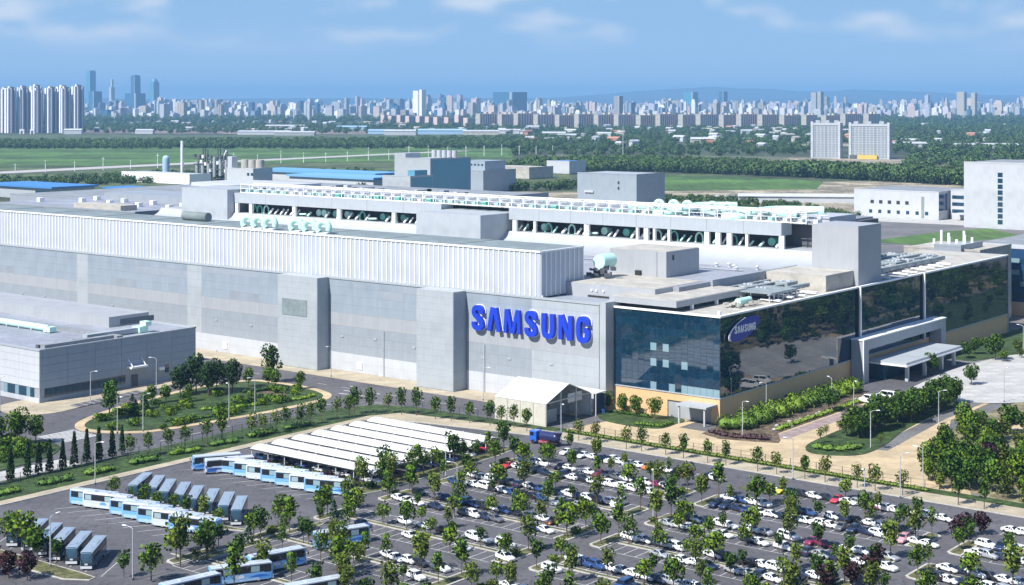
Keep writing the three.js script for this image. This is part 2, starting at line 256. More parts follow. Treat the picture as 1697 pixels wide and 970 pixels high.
{ // hills on the horizon
  const hill = (name, z, x0, x1, f, col) => { const n = 140, pos = [], idx = [], uv = []; for (let i = 0; i <= n; i++) { const x = x0 + (x1 - x0) * i / n, h = f(i / n, x); for (const [k, y] of [[0, -5], [0.55, h * 0.62], [1, h], [1.8, -5]]) { pos.push(x, y, z - k * 1500); uv.push(x, k * 1500); } if (i < n) for (let k = 0; k < 3; k++) { const a = i * 4 + k, b = a + 4; idx.push(a, b, a + 1, b, b + 1, a + 1); } } const g = new THREE.BufferGeometry(); g.setAttribute('position', new THREE.Float32BufferAttribute(pos, 3)); g.setAttribute('uv', new THREE.Float32BufferAttribute(uv, 2)); g.setIndex(idx); g.computeVertexNormals(); structure(name, g, col); };
  const green = std(0.07, 0.10, 0.06, { map: rep(T.mottle, 900) });
  hill('ridge', -21500, -13000, 13000, (u, x) => 84 + 22 * fbm(u * 30, 3, 4) , green);
  hill('mountain', -24500, -4000, 13500, (u, x) => { const a = Math.exp(-(((x - 3300) / 1900) ** 2)) * 300 + Math.exp(-(((x - 6500) / 2600) ** 2)) * 190; return 80 + a * (0.42 + 0.5 * fbm(u * 18, 9, 4)); }, green);
}
// ---------------------------------------------------------------- the factory
const site = (bs, bt) => (s0, s1, t0, t1, y0, y1) => box(s1 - s0, y1 - y0, t1 - t0, (s0 + s1) / 2 - bs, y0, -((t0 + t1) / 2 - bt));
{
  const F = thing('factory', 'long pale grey factory hall with corrugated white upper screen and blue letter sign', 'factory', P(-33, -3.5));
  const b = site(-33, -3.5), R = rng(11);
  mesh('wall', b(-420, -33.2, -3.42, 86, 0, 26.6), M.cladGrey, F);
  mesh('parapet', b(-420, -33, -3.7, -2.6, 26.62, 27.1), M.cladPale, F);
  // cladding panels, bay by bay: [from, to, columns]
  const bays = [[-302, -274, 2, 0], [-274, -251, 2, 0], [-251, -245, 1, 1], [-245, -193.5, 4, 0], [-193.5, -186.5, 1, 1], [-186.5, -146.7, 3, 0], [-129.9, -90.9, 4, 0], [-77.4, -55, 2, 0], [-55, -33.2, 2, 2]];
  const rows = [[0.15, 2.75], [2.8, 5.35], [5.4, 7.95], [8, 10.55], [10.6, 13.15], [13.2, 16.95], [17, 19.45], [19.5, 21.95], [22, 24.4], [24.45, 26.6]];
  for (const [s0, s1, n, kind] of bays) for (let c = 0; c < n; c++) for (let r = 0; r < rows.length; r++) {
    const w = (s1 - s0) / n, [y0, y1] = rows[r], m = r < 2 ? M.cladWhite : kind === 1 ? M.cladPale : r === 5 ? M.cladWarm : r < 5 ? (kind === 2 ? M.cladPale : M.cladGrey) : kind === 2 ? M.cladPale : (R() < 0.1 ? M.cladGrey : M.cladBlue);
    mesh('panel', b(s0 + c * w + 0.012, s0 + (c + 1) * w - 0.012, -3.5 - R() * 0.012, -3.2, y0 + 0.005, y1 + 0.03), m, F);
  }
  for (const [s0, s1, tf] of [[-146.6, -130, -8.3], [-90.8, -77.5, -8.9]]) {
    const w = mesh('pilaster', b(s0, s1, tf + 0.1, -3.3, 0, 27), M.cladPale, F);
    for (let y = 0.3; y < 26.5; y += 1.78) mesh('panel', b(s0 + 0.05, s1 - 0.05, tf, tf + 0.1, y, y + 1.76), M.cladPale, w);
    for (const [y0, y1] of rows) mesh('shade_tinted_panel', b(s1, s1 + 0.06, tf + 0.15, -3.6, y0 + 0.02, y1), M.cladBlue, w);  // bluer than the pilaster front: sky-lit shade of this side put into the colour
  }
  mesh('louvre', b(-144.6, -134.2, -8.42, -8.3, 15.4, 20.2), M.roofGreen, F);
  for (const s of [-292, -283, -270, -262, -232, -214, -180, -164, -125, -112, -97, -94, -72, -63, -49]) { const y = 8.6 + R() * 1.6; mesh('wall_vent', b(s, s + 1.1, -3.68, -3.5, y, y + 0.5), M.cladPale, F); };
  for (const s of [-108, -71]) mesh('downpipe', b(s, s + 0.18, -3.85, -3.52, 0.2, 13), M.steel, F);
  mesh('hatch', b(-118.5, -116.4, -3.72, -3.5, 1.2, 3.2), M.white, F); mesh('hatch', b(-176.5, -174.4, -3.72, -3.5, 1.4, 3.4), M.white, F);
  // corrugated screen
  const sc = mesh('screen', b(-420, -53, -2.4, 17, 26.9, 38.7), M.corr, F);
  for (let s = -302; s < -53.2; s += 1.78) mesh('rib', b(s, s + 0.34, -2.58, -2.4, 27.2, 38.6), M.corrRib, sc);
  for (let t = -2.2; t < 17; t += 2.1) mesh('rib', b(-53, -52.82, t, t + 0.3, 27, 38.6), M.corrRib, sc);
  mesh('coping', join([b(-420, -52.8, -2.7, -2.1, 38.7, 39.15), b(-53.3, -52.7, -2.1, 17.1, 38.7, 39.1)]), M.white, F);
  mesh('screen_roof', b(-420, -53.3, -2.1, 17.3, 38.7, 38.95), M.roofGreen, F);
  mesh('roof_seam', join([...Array(9)].map((_, i) => b(-300 + i * 27, -299.8 + i * 27, -2, 17.3, 38.96, 39.02))), M.darkgrey, F);
  mesh('screen_leg', join([b(-52.8, -52.5, -2, -1.7, 26.6, 27.4), b(-53.6, -53.3, 6, 6.3, 26.6, 29)]), M.white, F);
  // main roof, curved apron, plant deck
  mesh('roof', b(-420, -22.5, 17.3, 86, 26.7, 30), M.roofLav, F);
  mesh('roof_edge', b(-22.5, -21.7, 33, 86, 26, 30.5), M.cladGrey, F);
  {
    const sh = new THREE.Shape(); sh.moveTo(70, 29); sh.lineTo(70, 30.02); sh.bezierCurveTo(82, 30.1, 86.5, 30.6, 88.2, 34); sh.lineTo(99, 34.0); sh.lineTo(99, 29);
    const g = new THREE.ExtrudeGeometry(sh, { depth: 304, bevelEnabled: false, curveSegments: 16 });
    g.rotateY(Math.PI / 2); g.translate(-320 + 33, 0, -3.5);                       // local z = -(t - bt)
    const p = g.attributes.position, uv = g.attributes.uv; for (let i = 0; i < p.count; i++) uv.setXY(i, p.getX(i), p.getZ(i));
    mesh('curved_apron', g, M.apron, F);
  }
  mesh('apron_base', b(-22.4, -16, 70, 99, 25.8, 29), M.cladPale, F);
  mesh('roof_step', b(-21.6, -3, 62, 78.9, 25.8, 30.4), M.roofSand, F);
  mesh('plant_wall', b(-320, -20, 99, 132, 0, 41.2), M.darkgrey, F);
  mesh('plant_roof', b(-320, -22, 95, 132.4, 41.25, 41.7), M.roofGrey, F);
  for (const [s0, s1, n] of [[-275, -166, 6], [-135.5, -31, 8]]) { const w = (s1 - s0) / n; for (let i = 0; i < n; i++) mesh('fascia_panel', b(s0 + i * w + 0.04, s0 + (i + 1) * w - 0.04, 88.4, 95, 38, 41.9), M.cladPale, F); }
  for (const s of [-274.6, -266.5, -242, -218, -217, -190, -176, -134, -125, -104, -103, -83.5, -80.5, -77, -71.5, -58, -54, -50, -43.5, -32]) mesh('post', b(s, s + (Math.abs(s % 2) < 1 ? 1.6 : 0.8), 88.6, 89.6, 34, 38), M.white, F);
  mesh('end_block', b(-303, -275.2, 85, 106, 30, 43.2), M.cladPale, F);
  mesh('end_block', b(-165, -136.2, 74, 98, 30, 40.1), M.cladPale, F);
  mesh('end_block', b(-16, -1.5, 79, 94, 25, 43), M.cladWarm, F);
  mesh('end_block', b(-31, -21, 100, 118, 34, 43.4), M.corr, F);
  mesh('penthouse', b(-55.5, -36.7, 33.4, 50.6, 29.5, 37), M.cladWarm, F);
  mesh('penthouse_roof', b(-55.3, -36.9, 33.7, 50.4, 37.01, 37.12), M.roofSand, F);
  mesh('penthouse_door', b(-36.68, -36.6, 36.5, 37.3, 34.6, 36), M.black, F);
  mesh('roof_hatch', b(-46.6, -44.8, 32.7, 33.35, 30.2, 31.5), M.black, F);
  mesh('low_block', b(-56, -24.5, 9, 33.2, 26.6, 30), M.cladWarm, F);
  mesh('low_block_roof', b(-55.7, -24.8, 9.4, 33.2, 30.01, 30.1), M.roofSand, F);
  for (const s of [-44.6, -43.1, -40.8]) mesh('wall_lamp', b(s, s + 0.5, 8.7, 8.98, 28.2, 28.7), M.white, F);
  mesh('reveal', b(-45.5, -34, 8.6, 8.98, 26.65, 27.1), M.black, F);
  // flat strip between the front wall and the office
  mesh('corner_strip', b(-33.1, -31.2, -3.6, 3, 0, 27.4), M.cladPale, F);
  mesh('corner_joint', b(-33.3, -33.0, -3.55, -3.2, 0, 27.0), M.black, F);
}
{ // machinery seen in the openings of the plant deck
  const R = rng(5), D = thing('plant_room_pipework', 'pale green pipes and tanks inside the open plant deck of the factory', 'pipework', P(-150, 93));
  const deck = (s) => [s + 150, 0];
  for (let s = -270; s < -34; s += 3.1) {
    if (s > -168 && s < -134) continue;
    const x = s + 150 + R(), k = R();
    if (k < 0.45) mesh('pipe', bar([x, 34.2, 2.6], [x + 0.9, 35.6 + R(), 1.4], 0.28 + R() * 0.2), k < 0.3 ? M.white : M.mint, D);
    else if (k < 0.7) mesh('pipe', tube([[x - 1.4, 34.1, 1.2], [x - 1.1, 36.4, 1.2], [x, 37.2, 1.2], [x + 1.1, 36.4, 1.2], [x + 1.4, 34.1, 1.2]], 0.32, 7, 12), k < 0.58 ? M.mint : M.mintDark, D);
    else if (k < 0.88) { const g = new THREE.CylinderGeometry(1.3, 1.3, 2.6, 12); g.rotateX(Math.PI / 2); g.translate(x, 35.6, -1.2); mesh('tank', g, k < 0.8 ? M.mintDark : M.mint, D); }
    else mesh('pipe', bar([x - 2, 34.8, 2.2], [x + 2, 35, 2.2], 0.4), M.mint, D);
  }
}
{ // white lattice along the roof with its coolers
  const L = thing('pipe_rack', 'white steel lattice with pale green coolers along the factory roof edge', 'pipe rack', P(-150, 90)), R = rng(21);
  const rail = (t, y, s0, s1, r) => { const z = -(t - 90); return bar([s0 + 150, y, z], [s1 + 150, y, z], r, 5); };
  const spans = [[-274, -24]];
  for (const [a, c] of spans) for (const t of [91, 98]) for (const y of [41.95, 43.5, 45.1]) { if (y === 43.5 && t > 92) continue; mesh('rail', rail(t, y, a, c, y > 45 ? 0.26 : y < 42 ? 0.22 : 0.09), M.white, L); }
  let i = 0;
  for (let s = -274; s <= -24; s += 5.1, i++) {
    mesh('post', join([bar([s + 150, 41.7, -1], [s + 150, 45.1, -1], 0.2, 5), bar([s + 150, 41.7, -8], [s + 150, 45.1, -8], 0.14, 5), bar([s + 150, 45.1, -1], [s + 150, 45.1, -8], 0.14, 5)]), M.white, L);
    if (s < -80 || s > -45) { const k = R(); mesh('cooler', k < 0.25 ? b0(s, 2.2, 1.7) : b0(s + 0.6, 1.5, 1.3), k < 0.22 ? M.mintDark : k < 0.7 ? M.mint : M.white, L); mesh('cooler_fan', cyl(0.9, 0.75, 0.7, s + 152.4, 43.3, -5.2, 10), M.steel, L); }
    mesh('brace', join([bar([s + 150, 42, -4.5], [s + 152.4, 44.9, -4.5], 0.07, 4), bar([s + 155, 42, -4.5], [s + 152.6, 44.9, -4.5], 0.07, 4), bar([s + 150.2, 44.1, -6], [s + 154.8, 44.1, -6], 0.16, 5), bar([s + 150.2, 43, -7], [s + 154.8, 43, -7], 0.2, 5)]), M.steel, L);
  }
  function b0(s, w, h) { return box(w, h, 2.4, s + 152, 41.75, -3); }
}
// swan-neck ducts on the roof edge
{
  
  const g = new THREE.TorusGeometry(1.9, 0.95, 12, 26, Math.PI * 1.35); g.rotateZ(-Math.PI * 0.12); g.translate(0, 1.7, 0);
  const mouth = new THREE.CylinderGeometry(0.98, 0.98, 0.5, 14);
  let first;
  [-170, -165.2, -160.2, -148.6, -142.8, -137].forEach((s, i) => {
    if (!first) { first = thing('swan_neck_duct', 'pale green curled exhaust duct on the edge of the corrugated screen', 'duct', P(s, 1.2, 38.9), TH + 0.25, 'curled exhaust ducts above the corrugated screen'); mesh('duct_bend', g, M.mint, first); const f = mesh('foot_plate', box(3.4, 0.35, 2.6, 0, 0, 0), M.white, first); }
    else copy(first, P(s, 1.2, 38.9), TH + 0.25);
  });
  let sec;
  [[-82, 100], [-77, 101], [-71.8, 101], [-63, 102], [-57.5, 102]].forEach(([s, t]) => {
    if (!sec) { sec = thing('rooftop_duct_loop', 'pale green looped duct behind the white roof lattice of the factory', 'duct', P(s, t, 43.2), TH + 0.25, 'looped ducts on the plant roof'); mesh('duct_bend', g, M.mint, sec); mesh('duct_base', box(3.6, 1.6, 3, 0, -1.5, 0), M.mint, sec); sec.scale.setScalar(0.74); }
    else copy(sec, P(s, t, 43.2), TH + 0.25);
  });
  const run = (name, label, pts, r, mat) => { const o = mesh(name, tube(pts.map(([s, t, y]) => { const p = P(s, t, y); return [p.x, p.y, p.z]; }), r, 12, 30), mat); tag(o, label, 'duct'); };
  run('large_duct', 'thick pale green duct bending down beside the looped ducts', [[-79, 92.5, 42.2], [-74.5, 93, 42.8], [-70.5, 96, 44], [-69, 104, 44.6], [-60, 112, 44.6]], 1.25, M.mint);
  run('large_duct', 'thick pale green duct lying on the plant roof near its open end', [[-53, 91.5, 42.2], [-48.5, 92, 42.8], [-45, 95, 43.8], [-43, 106, 44.2], [-30, 114, 44.2]], 1.4, M.mint);
  run('header_duct', 'long pale green header duct behind the looped ducts', [[-96, 104, 43.4], [-80, 104.5, 43.4], [-60, 105, 43.4], [-34, 105, 43.4]], 1.5, M.mint);
}
tag(mesh('roof_tank', (() => { const g = new THREE.CylinderGeometry(1.5, 1.5, 12, 16); g.rotateZ(Math.PI / 2); g.rotateY(TH); const p = P(-205, 10, 40.4); g.translate(p.x, p.y, p.z); return g; })(), M.roofGreen), 'grey green cylindrical tank lying on the screen roof', 'tank');
{
  const t = thing('chiller_tank', 'horizontal pale green tank with dark pipework beside the end of the corrugated screen', 'tank', P(-50.5, 24, 30));
  const g = new THREE.CylinderGeometry(2, 2, 5.5, 18); g.rotateX(Math.PI / 2 + 0.0); g.translate(0, 4.6, 0); mesh('shell', g, M.mint, t);
  const e = new THREE.CylinderGeometry(1.95, 1.95, 0.3, 18); e.rotateX(Math.PI / 2); e.translate(0, 4.6, 2.9); mesh('end_cap', e, M.mint, t);
  const R = rng(3), l = []; for (let i = 0; i < 26; i++) l.push(box(0.5 + R(), 0.4 + R(), 0.5 + R(), (R() - 0.5) * 8, R() * 2.4, (R() - 0.2) * 5, R())); mesh('pump_set', join(l), M.darkgrey, t);
}
// ---------------------------------------------------------------- letters
const strokes = {
  S: [[[0.78, 0.70], [0.78, 0.80], [0.68, 0.915], [0.5, 0.94], [0.30, 0.91], [0.21, 0.78], [0.25, 0.65], [0.42, 0.55], [0.60, 0.45], [0.75, 0.34], [0.79, 0.21], [0.70, 0.09], [0.5, 0.06], [0.30, 0.09], [0.20, 0.20], [0.20, 0.31]]],
  A: [[[0.13, 0.0], [0.42, 1.0]], [[0.87, 0.0], [0.58, 1.0]]],
  M: [[[0.10, 0.0], [0.17, 1.0]], [[0.20, 1.0], [0.47, 0.0]], [[0.80, 1.0], [0.53, 0.0]], [[0.90, 0.0], [0.83, 1.0]]],
  U: [[[0.20, 1.0], [0.20, 0.32], [0.27, 0.13], [0.5, 0.06], [0.73, 0.13], [0.80, 0.32], [0.80, 1.0]]],
  N: [[[0.16, 0.0], [0.16, 1.0]], [[0.20, 1.0], [0.80, 0.0]], [[0.84, 0.0], [0.84, 1.0]]],
  G: [[[0.80, 0.68], [0.79, 0.80], [0.70, 0.91], [0.5, 0.94], [0.29, 0.90], [0.20, 0.72], [0.20, 0.28], [0.29, 0.10], [0.5, 0.06], [0.70, 0.10], [0.80, 0.26], [0.80, 0.50]], [[0.55, 0.47], [0.86, 0.47]]],
};
function ribbon(pts, w, h, k) {                          // a stroke of width k round a polyline, in a cell of w x h
  const v = pts.map(([x, y]) => new THREE.Vector2(x * w, k * 0.5 * 0 + y * h)), L = [], Rr = [];
  v.forEach((p, i) => { const a = v[Math.max(0, i - 1)], b = v[Math.min(v.length - 1, i + 1)], d = b.clone().sub(a).normalize(), n = new THREE.Vector2(-d.y, d.x).multiplyScalar(k / 2); L.push(p.clone().add(n)); Rr.unshift(p.clone().sub(n)); });
  return new THREE.Shape([...L, ...Rr]);
}
function letterGeo(ch, w, h, k, depth) {
  const heavy = ch === 'M' ? 0.82 : ch === 'N' ? 0.9 : 1;
  const gs = strokes[ch].map((s, i) => { const curved = 'SUG'.includes(ch) && s.length > 2; let pts = s; if (curved) pts = new THREE.CatmullRomCurve3(s.map(([x, y]) => new THREE.Vector3(x, y, 0))).getPoints(44).map((p) => [p.x, p.y]); const e = new THREE.ExtrudeGeometry(ribbon(pts, w, h, k * heavy), { depth: depth - i * 0.02, bevelEnabled: false }); return e; });
  return join(gs);
}
{
  const S = thing('wall_lettering', 'large raised blue capital letters on the factory wall', 'sign', P(-74.7, -3.6, 17.0));
  const word = 'SAMSUNG', w = 4.55;
  let x = 0;
  for (const ch of word) {
    const lw = ch === 'M' ? w * 1.28 : w, g = letterGeo(ch, lw, 6.25, ch === 'M' ? 1.26 : 1.34, 1.15);
    g.translate(x, 0, 0.12);
    const m = mesh('letter', g, M.signBlue, S);
    const bk = letterGeo(ch, lw, 6.25, ch === 'M' ? 1.6 : 1.7, 0.16); bk.translate(x, 0, 0.02); mesh('backing', bk, M.white, m);
    x += lw + 1.05;
  }
}
// ---------------------------------------------------------------- the glass office
{
  const O = thing('glass_office', 'dark blue glass office block with orange base wall at the end of the factory', 'office building', P(0, 0)), b = site(0, 0), R = rng(77);
  const core = mesh('core', b(-31, -0.35, 0.35, 190, 0.02, 25.9), M.cladWarm, O);
  const gs = []; 
  mesh('base_wall', join([b(-31.2, -15, -0.02, 0.6, 0, 6.1), b(-15, -2.4, -0.02, 0.6, 4.3, 6.1), b(-2.4, 0.02, -0.02, 0.6, 0, 6.1)]), M.orange, O);
  mesh('base_wall', b(-0.6, 0.03, 0.61, 190, 0, 6.1), M.orange, O);
  mesh('sill', join([b(-31.3, 0.2, -0.2, 0.35, 6.1, 6.4), b(-0.35, 0.2, 0.36, 190, 6.1, 6.4)]), M.cladPale, O);
  // front curtain wall: every pane a piece, each a touch out of plane
  const cols = 17, rws = 10, pw = 31 / cols, ph = 19.5 / rws, pg = box(pw - 0.07, ph - 0.07, 0.06);
  for (let r = 0; r < rws; r++) for (let c = 0; c < cols; c++) {
    const lower = r === 0 && c > 8 && c !== 10, bright = lower || (r === 5 && (c === 6 || c === 8)) || (r === 3 && (c === 6 || c === 8 || c === 11)) || (r === 0 && c === 6);
    const m = mesh('pane', pg, bright ? M.blind : R() < 0.3 ? M.glass2 : M.glass, O);
    m.position.set(-31 + (c + 0.5) * pw, 6.42 + r * ph, 0.02); m.rotation.set((R() - 0.5) * 0.011, (R() - 0.5) * 0.011, 0);
  }
  mesh('backing', b(-31, -0.05, 0.1, 0.35, 6.4, 25.9), M.cladWarm, O);
  // side curtain wall in three bays; too fine to tell the panes apart
  for (const [t0, t1] of [[0.2, 74.2], [76.2, 118.4], [120.2, 190]]) {
    const n = Math.round((t1 - t0) / 1.9), l = [];
    for (let i = 0; i < n; i++) for (let r = 0; r < rws; r++) { const g = new THREE.PlaneGeometry((t1 - t0) / n - 0.012, ph - 0.012); g.rotateX((R() - 0.5) * 0.009); g.rotateY(Math.PI / 2 + (R() - 0.5) * 0.009); g.translate(0.06, 6.42 + (r + 0.5) * ph, -(t0 + (i + 0.5) * (t1 - t0) / n)); l.push(g); }
    const m = mesh('glazing', join(l), M.glass, O); m.userData.kind = 'stuff';
    mesh('glazing_backing', b(-0.35, 0.0, t0, t1, 6.4, 25.9), M.cladWarm, O);
  }
  for (const t of [75.4, 119.4]) { mesh('bay_divider', b(-0.3, 0.5, t - 0.75, t + 0.1, 6.4, 26.1), M.black, O); mesh('divider_fin', b(-0.3, 0.9, t + 0.1, t + 0.8, 6.4, 26.2), M.white, O); }
  mesh('coping', join([b(-31.3, 0.35, -0.35, 0.35, 25.9, 26.35), b(-0.4, 0.35, 0.36, 190.2, 25.9, 26.35)]), M.white, O);
  mesh('roof', b(-31, -0.4, 0.4, 190, 25.6, 25.92), M.roofSand, O);
  mesh('end_wall', b(-31, 0.3, 190, 190.4, 0, 26.3), M.cladWarm, O);
  // roof pavilion with oversailing slab
  mesh('pavilion', b(-31.5, -15, 4, 34, 25.9, 27.2), M.darkgrey, O);
  mesh('pavilion_slab', b(-33, -12.8, 0.6, 36, 27.2, 28.7), M.cladWarm, O);
  mesh('pavilion_roof', b(-32.6, -13.2, 1, 35.6, 28.71, 28.8), M.roofSand, O);
  for (const [s, t] of [[-13.4, 8], [-13.4, 20], [-13.4, 32], [-1.6, 1.6]]) mesh('pavilion_post', b(s, s + 0.7, t, t + 0.7, 25.9, 27.2), M.white, O);
  for (let t = 8; t < 32; t += 4) mesh('pavilion_window', b(-15.05, -14.98, t, t + 3.4, 26, 27.1), M.window, O);
  // entrance under the front
  mesh('lobby_glazing', b(-15, -2.4, 2.2, 2.4, 0.1, 4.3), M.window, O);
  mesh('lobby_floor', b(-15, -2.4, 0.6, 2.2, 0.02, 0.1), M.palepave, O);
  for (const s of [-14.6, -12.6, -10.4]) mesh('lobby_curtain', b(s, s + 1.1, 2.05, 2.18, 0.15, 4.1), M.white, O);
  const can = mesh('entrance_canopy', b(-9.2, -0.6, -5.4, -0.05, 4.35, 4.8), M.cladPale, O); mesh('canopy_post', b(-1.6, -1.2, -5, -4.6, 0.05, 4.35), M.steel, can); mesh('canopy_post', b(-8.8, -8.4, -5, -4.6, 0.05, 4.35), M.steel, can);
  mesh('entrance_door', b(-8, -2.6, 0.6, 0.75, 0.1, 4.2), M.window, O);
  mesh('garden_wall', b(-31, -17.5, -3.4, -3.0, 0.1, 2.0), M.orange, O);
  // portal on the long side
  mesh('portal_frame', join([b(0.3, 4, 70.8, 74.2, 0, 9.3), b(0.3, 4, 124.6, 128, 0, 9.3), b(0.3, 4, 70.8, 128, 9.3, 12)]), M.cladWarm, O);
  mesh('portal_coping', join([b(0.2, 4.2, 70.6, 128.2, 12, 12.3), b(3.9, 4.2, 70.6, 70.8, 0, 12)]), M.white, O);
}
{ // oval emblem on the glass
  const L = thing('oval_emblem', 'tilted blue oval emblem with white lettering and swoosh on the dark glass', 'emblem', P(0.25, 11, 22.1), TH + Math.PI / 2);
  const sh = new THREE.Shape(); sh.absellipse(0, 0, 7.6, 2.35, 0, Math.PI * 2);
  const g = new THREE.ExtrudeGeometry(sh, { depth: 0.3, bevelEnabled: false, curveSegments: 40 }); g.rotateZ(0.21); mesh('oval', g, M.logoBlue, L);
  let x = -4.9; const l = [];
  for (const ch of 'SAMSUNG') { const w = ch === 'M' ? 1.7 : 1.25, q = letterGeo(ch, w, 1.75, 0.36, 0.08); q.translate(x, -0.75, 0.32); const m = mesh('letter', q, M.white, L); x += w + 0.2; }
  const o = [], n = []; for (let i = 0; i <= 30; i++) { const a = Math.PI * (0.46 + 0.62 * i / 30), k = 0.12 + 0.75 * (i / 30); const c = Math.cos(a), s = Math.sin(a); o.push(new THREE.Vector2(c * 8.1, s * 2.62)); n.unshift(new THREE.Vector2(c * (8.1 - k), s * 2.62 - k * 0.35)); }
  const sw = new THREE.ExtrudeGeometry(new THREE.Shape([...o, ...n]), { depth: 0.14, bevelEnabled: false }); sw.rotateZ(0.21); sw.translate(0, 0, 0.31); mesh('swoosh', sw, M.white, L);
}
{ // drop-off canopy
  const c = thing('drop_off_canopy', 'low grey drop-off canopy on posts beside the office portal', 'canopy', P(4, 98)), b = site(4, 98);
  mesh('canopy_roof', b(2, 13, 79, 118, 5.0, 5.7), M.cladPale, c); mesh('canopy_edge', b(1.8, 13.3, 78.7, 118.3, 4.6, 5.0), M.white, c);
  for (const t of [82, 94, 106, 115]) { mesh('post', b(11.2, 12.1, t, t + 0.9, 0, 4.6), M.cladWhite, c); }
  mesh('glass_lobby', b(0.4, 6, 80, 112, 0.1, 4.6), M.window, c);
}
// plant on the office roof
{
  const R = rng(31), unit = (s, t, w, d, h, mat, label) => { const o = thing('air_handling_unit', label, 'air handler', P(s, t, 25.95), TH, 'air handlers on the office roof'); mesh('casing', new RoundedBoxGeometry(w, h, d, 2, 0.18).translate(0, h / 2 + 0.5, 0), mat, o); mesh('skid', box(w * 0.92, 0.5, d * 0.92), M.darkgrey, o); const l = []; for (let i = 0; i < 3; i++) l.push(cyl(0.45, 0.4, 0.35, (i - 1) * w * 0.28, h + 0.5, (R() - 0.5) * d * 0.4, 10)); mesh('fan_cowl', join(l), M.steel, o); return o; };
  for (let i = 0; i < 72; i++) { const t = 40 + (i % 24) * 4.9 + R() * 2, s = -26 + Math.floor(i / 24) * 6.4 + R() * 2.4; if (t > 60 && t < 98 && s < -2) continue; unit(s, t, 2.6 + R() * 2.6, 3 + R() * 3.4, 1.1 + R() * 1.7, R() < 0.75 ? M.duct : M.cladPale, 'grey rooftop air handler among the ducts of the office roof'); }
  for (let k = 0; k < 5; k++) { const s = -24 + k * 4.2, a = 36 + R() * 6, z = 58 + R() * 3; const o = mesh('roof_duct', join([box(1.1, 1.0, z - a, 0, 1.4, -(a + z) / 2), ...[...Array(8)].map((_, i) => box(1.3, 1.2, 0.25, 0, 1.3, -(a + (z - a) * (i + 0.5) / 8)))]), M.duct); o.position.copy(P(s, 0, 26)); o.rotation.y = TH; tag(o, 'long grey insulated duct running down the office roof', 'duct', 'long ducts on the office roof'); }
  for (let k = 0; k < 5; k++) { const s = -25 + k * 4.4, a = 98 + R() * 6, z = 152 + R() * 6; const o = mesh('roof_duct', join([box(1.3, 1.2, z - a, 0, 1.2, -(a + z) / 2), ...[...Array(8)].map((_, i) => box(1.5, 1.4, 0.25, 0, 1.1, -(a + (z - a) * (i + 0.5) / 8)))]), M.duct); o.position.copy(P(s, 0, 26)); o.rotation.y = TH; tag(o, 'long grey insulated duct running down the office roof', 'duct', 'long ducts on the office roof'); }
  for (let i = 0; i < 18; i++) { const t = 34 + i * 6.6; if (t > 60 && t < 96) continue; const o = mesh('white_skylight', box(5.4 + R(), 0.35, 1.4), M.white); o.position.copy(P(-4.6, t, 26.3 + R() * 0.3)); o.rotation.y = TH; tag(o, 'long white skylight strip lying by the office parapet', 'skylight', 'white skylights along the office parapet'); }
  const pg = thing('roof_pump_set', 'green pump and pale pipes behind the office parapet near the emblem', 'pump', P(-6, 22, 25.95)); { const g = new THREE.CylinderGeometry(0.9, 0.9, 6, 14); g.rotateX(Math.PI / 2); g.translate(0, 1.4, 0); mesh('drum', g, M.mint, pg); const l = []; for (let i = 0; i < 22; i++) l.push(box(0.5 + R() * 0.6, 0.4 + R() * 0.5, 0.5 + R() * 0.6, (R() - 0.5) * 5, R() * 0.8, (R() - 0.5) * 12, R())); mesh('valve_set', join(l), M.roofSand, pg); }
  const fr = thing('roof_frame', 'grey steel frame carrying ducts behind the office parapet', 'steel frame', P(-8, 36, 25.95)); for (let i = 0; i < 7; i++) for (const x of [-5, 4]) mesh('post', box(0.28, 1.9, 0.28, x, 0, 4 - i * 2.4), M.steel, fr); for (const x of [-5, 4]) mesh('beam', box(0.3, 0.3, 16, x, 1.9, -3.2), M.steel, fr); mesh('deck', box(10, 0.3, 15, -0.5, 2.2, -3.4), M.duct, fr);
}

{ // small plant scattered on the wide factory roof
  const R = rng(64);
  for (let i = 0; i < 9; i++) { const s = -54 + i * 3.4, t = 54 + R() * 14; const o = mesh('roof_vent', join([cyl(0.5, 0.5, 0.9, 0, 0, 0, 10), cyl(0.8, 0.5, 0.4, 0, 0.9, 0, 10)]), M.steel); o.position.copy(P(s, t, 30)); tag(o, 'small round steel vent on the wide factory roof', 'roof vent', 'vents on the factory roof'); }
  const w = thing('roof_walkway', 'thin steel walkway with rails crossing the factory roof', 'walkway', P(-30, 60, 30)); for (let i = 0; i < 24; i++) { mesh('grating', box(3.9, 0.08, 0.9, -i * 4, 0.3, 0), M.steel, w); mesh('rail_post', box(0.06, 1.1, 0.06, -i * 4, 0.3, 0.45), M.steel, w); } mesh('rail', box(96, 0.06, 0.06, -46, 1.35, 0.45), M.steel, w);
  const l = thing('wall_ladder', 'caged steel ladder on the penthouse wall', 'ladder', P(-40, 33.1, 30)); for (const x of [-0.25, 0.25]) mesh('stile', box(0.07, 7.6, 0.07, x, 0, 0.3), M.steel, l); for (let i = 0; i < 22; i++) mesh('rung', box(0.5, 0.04, 0.04, 0, 0.3 + i * 0.33, 0.3), M.steel, l);
}

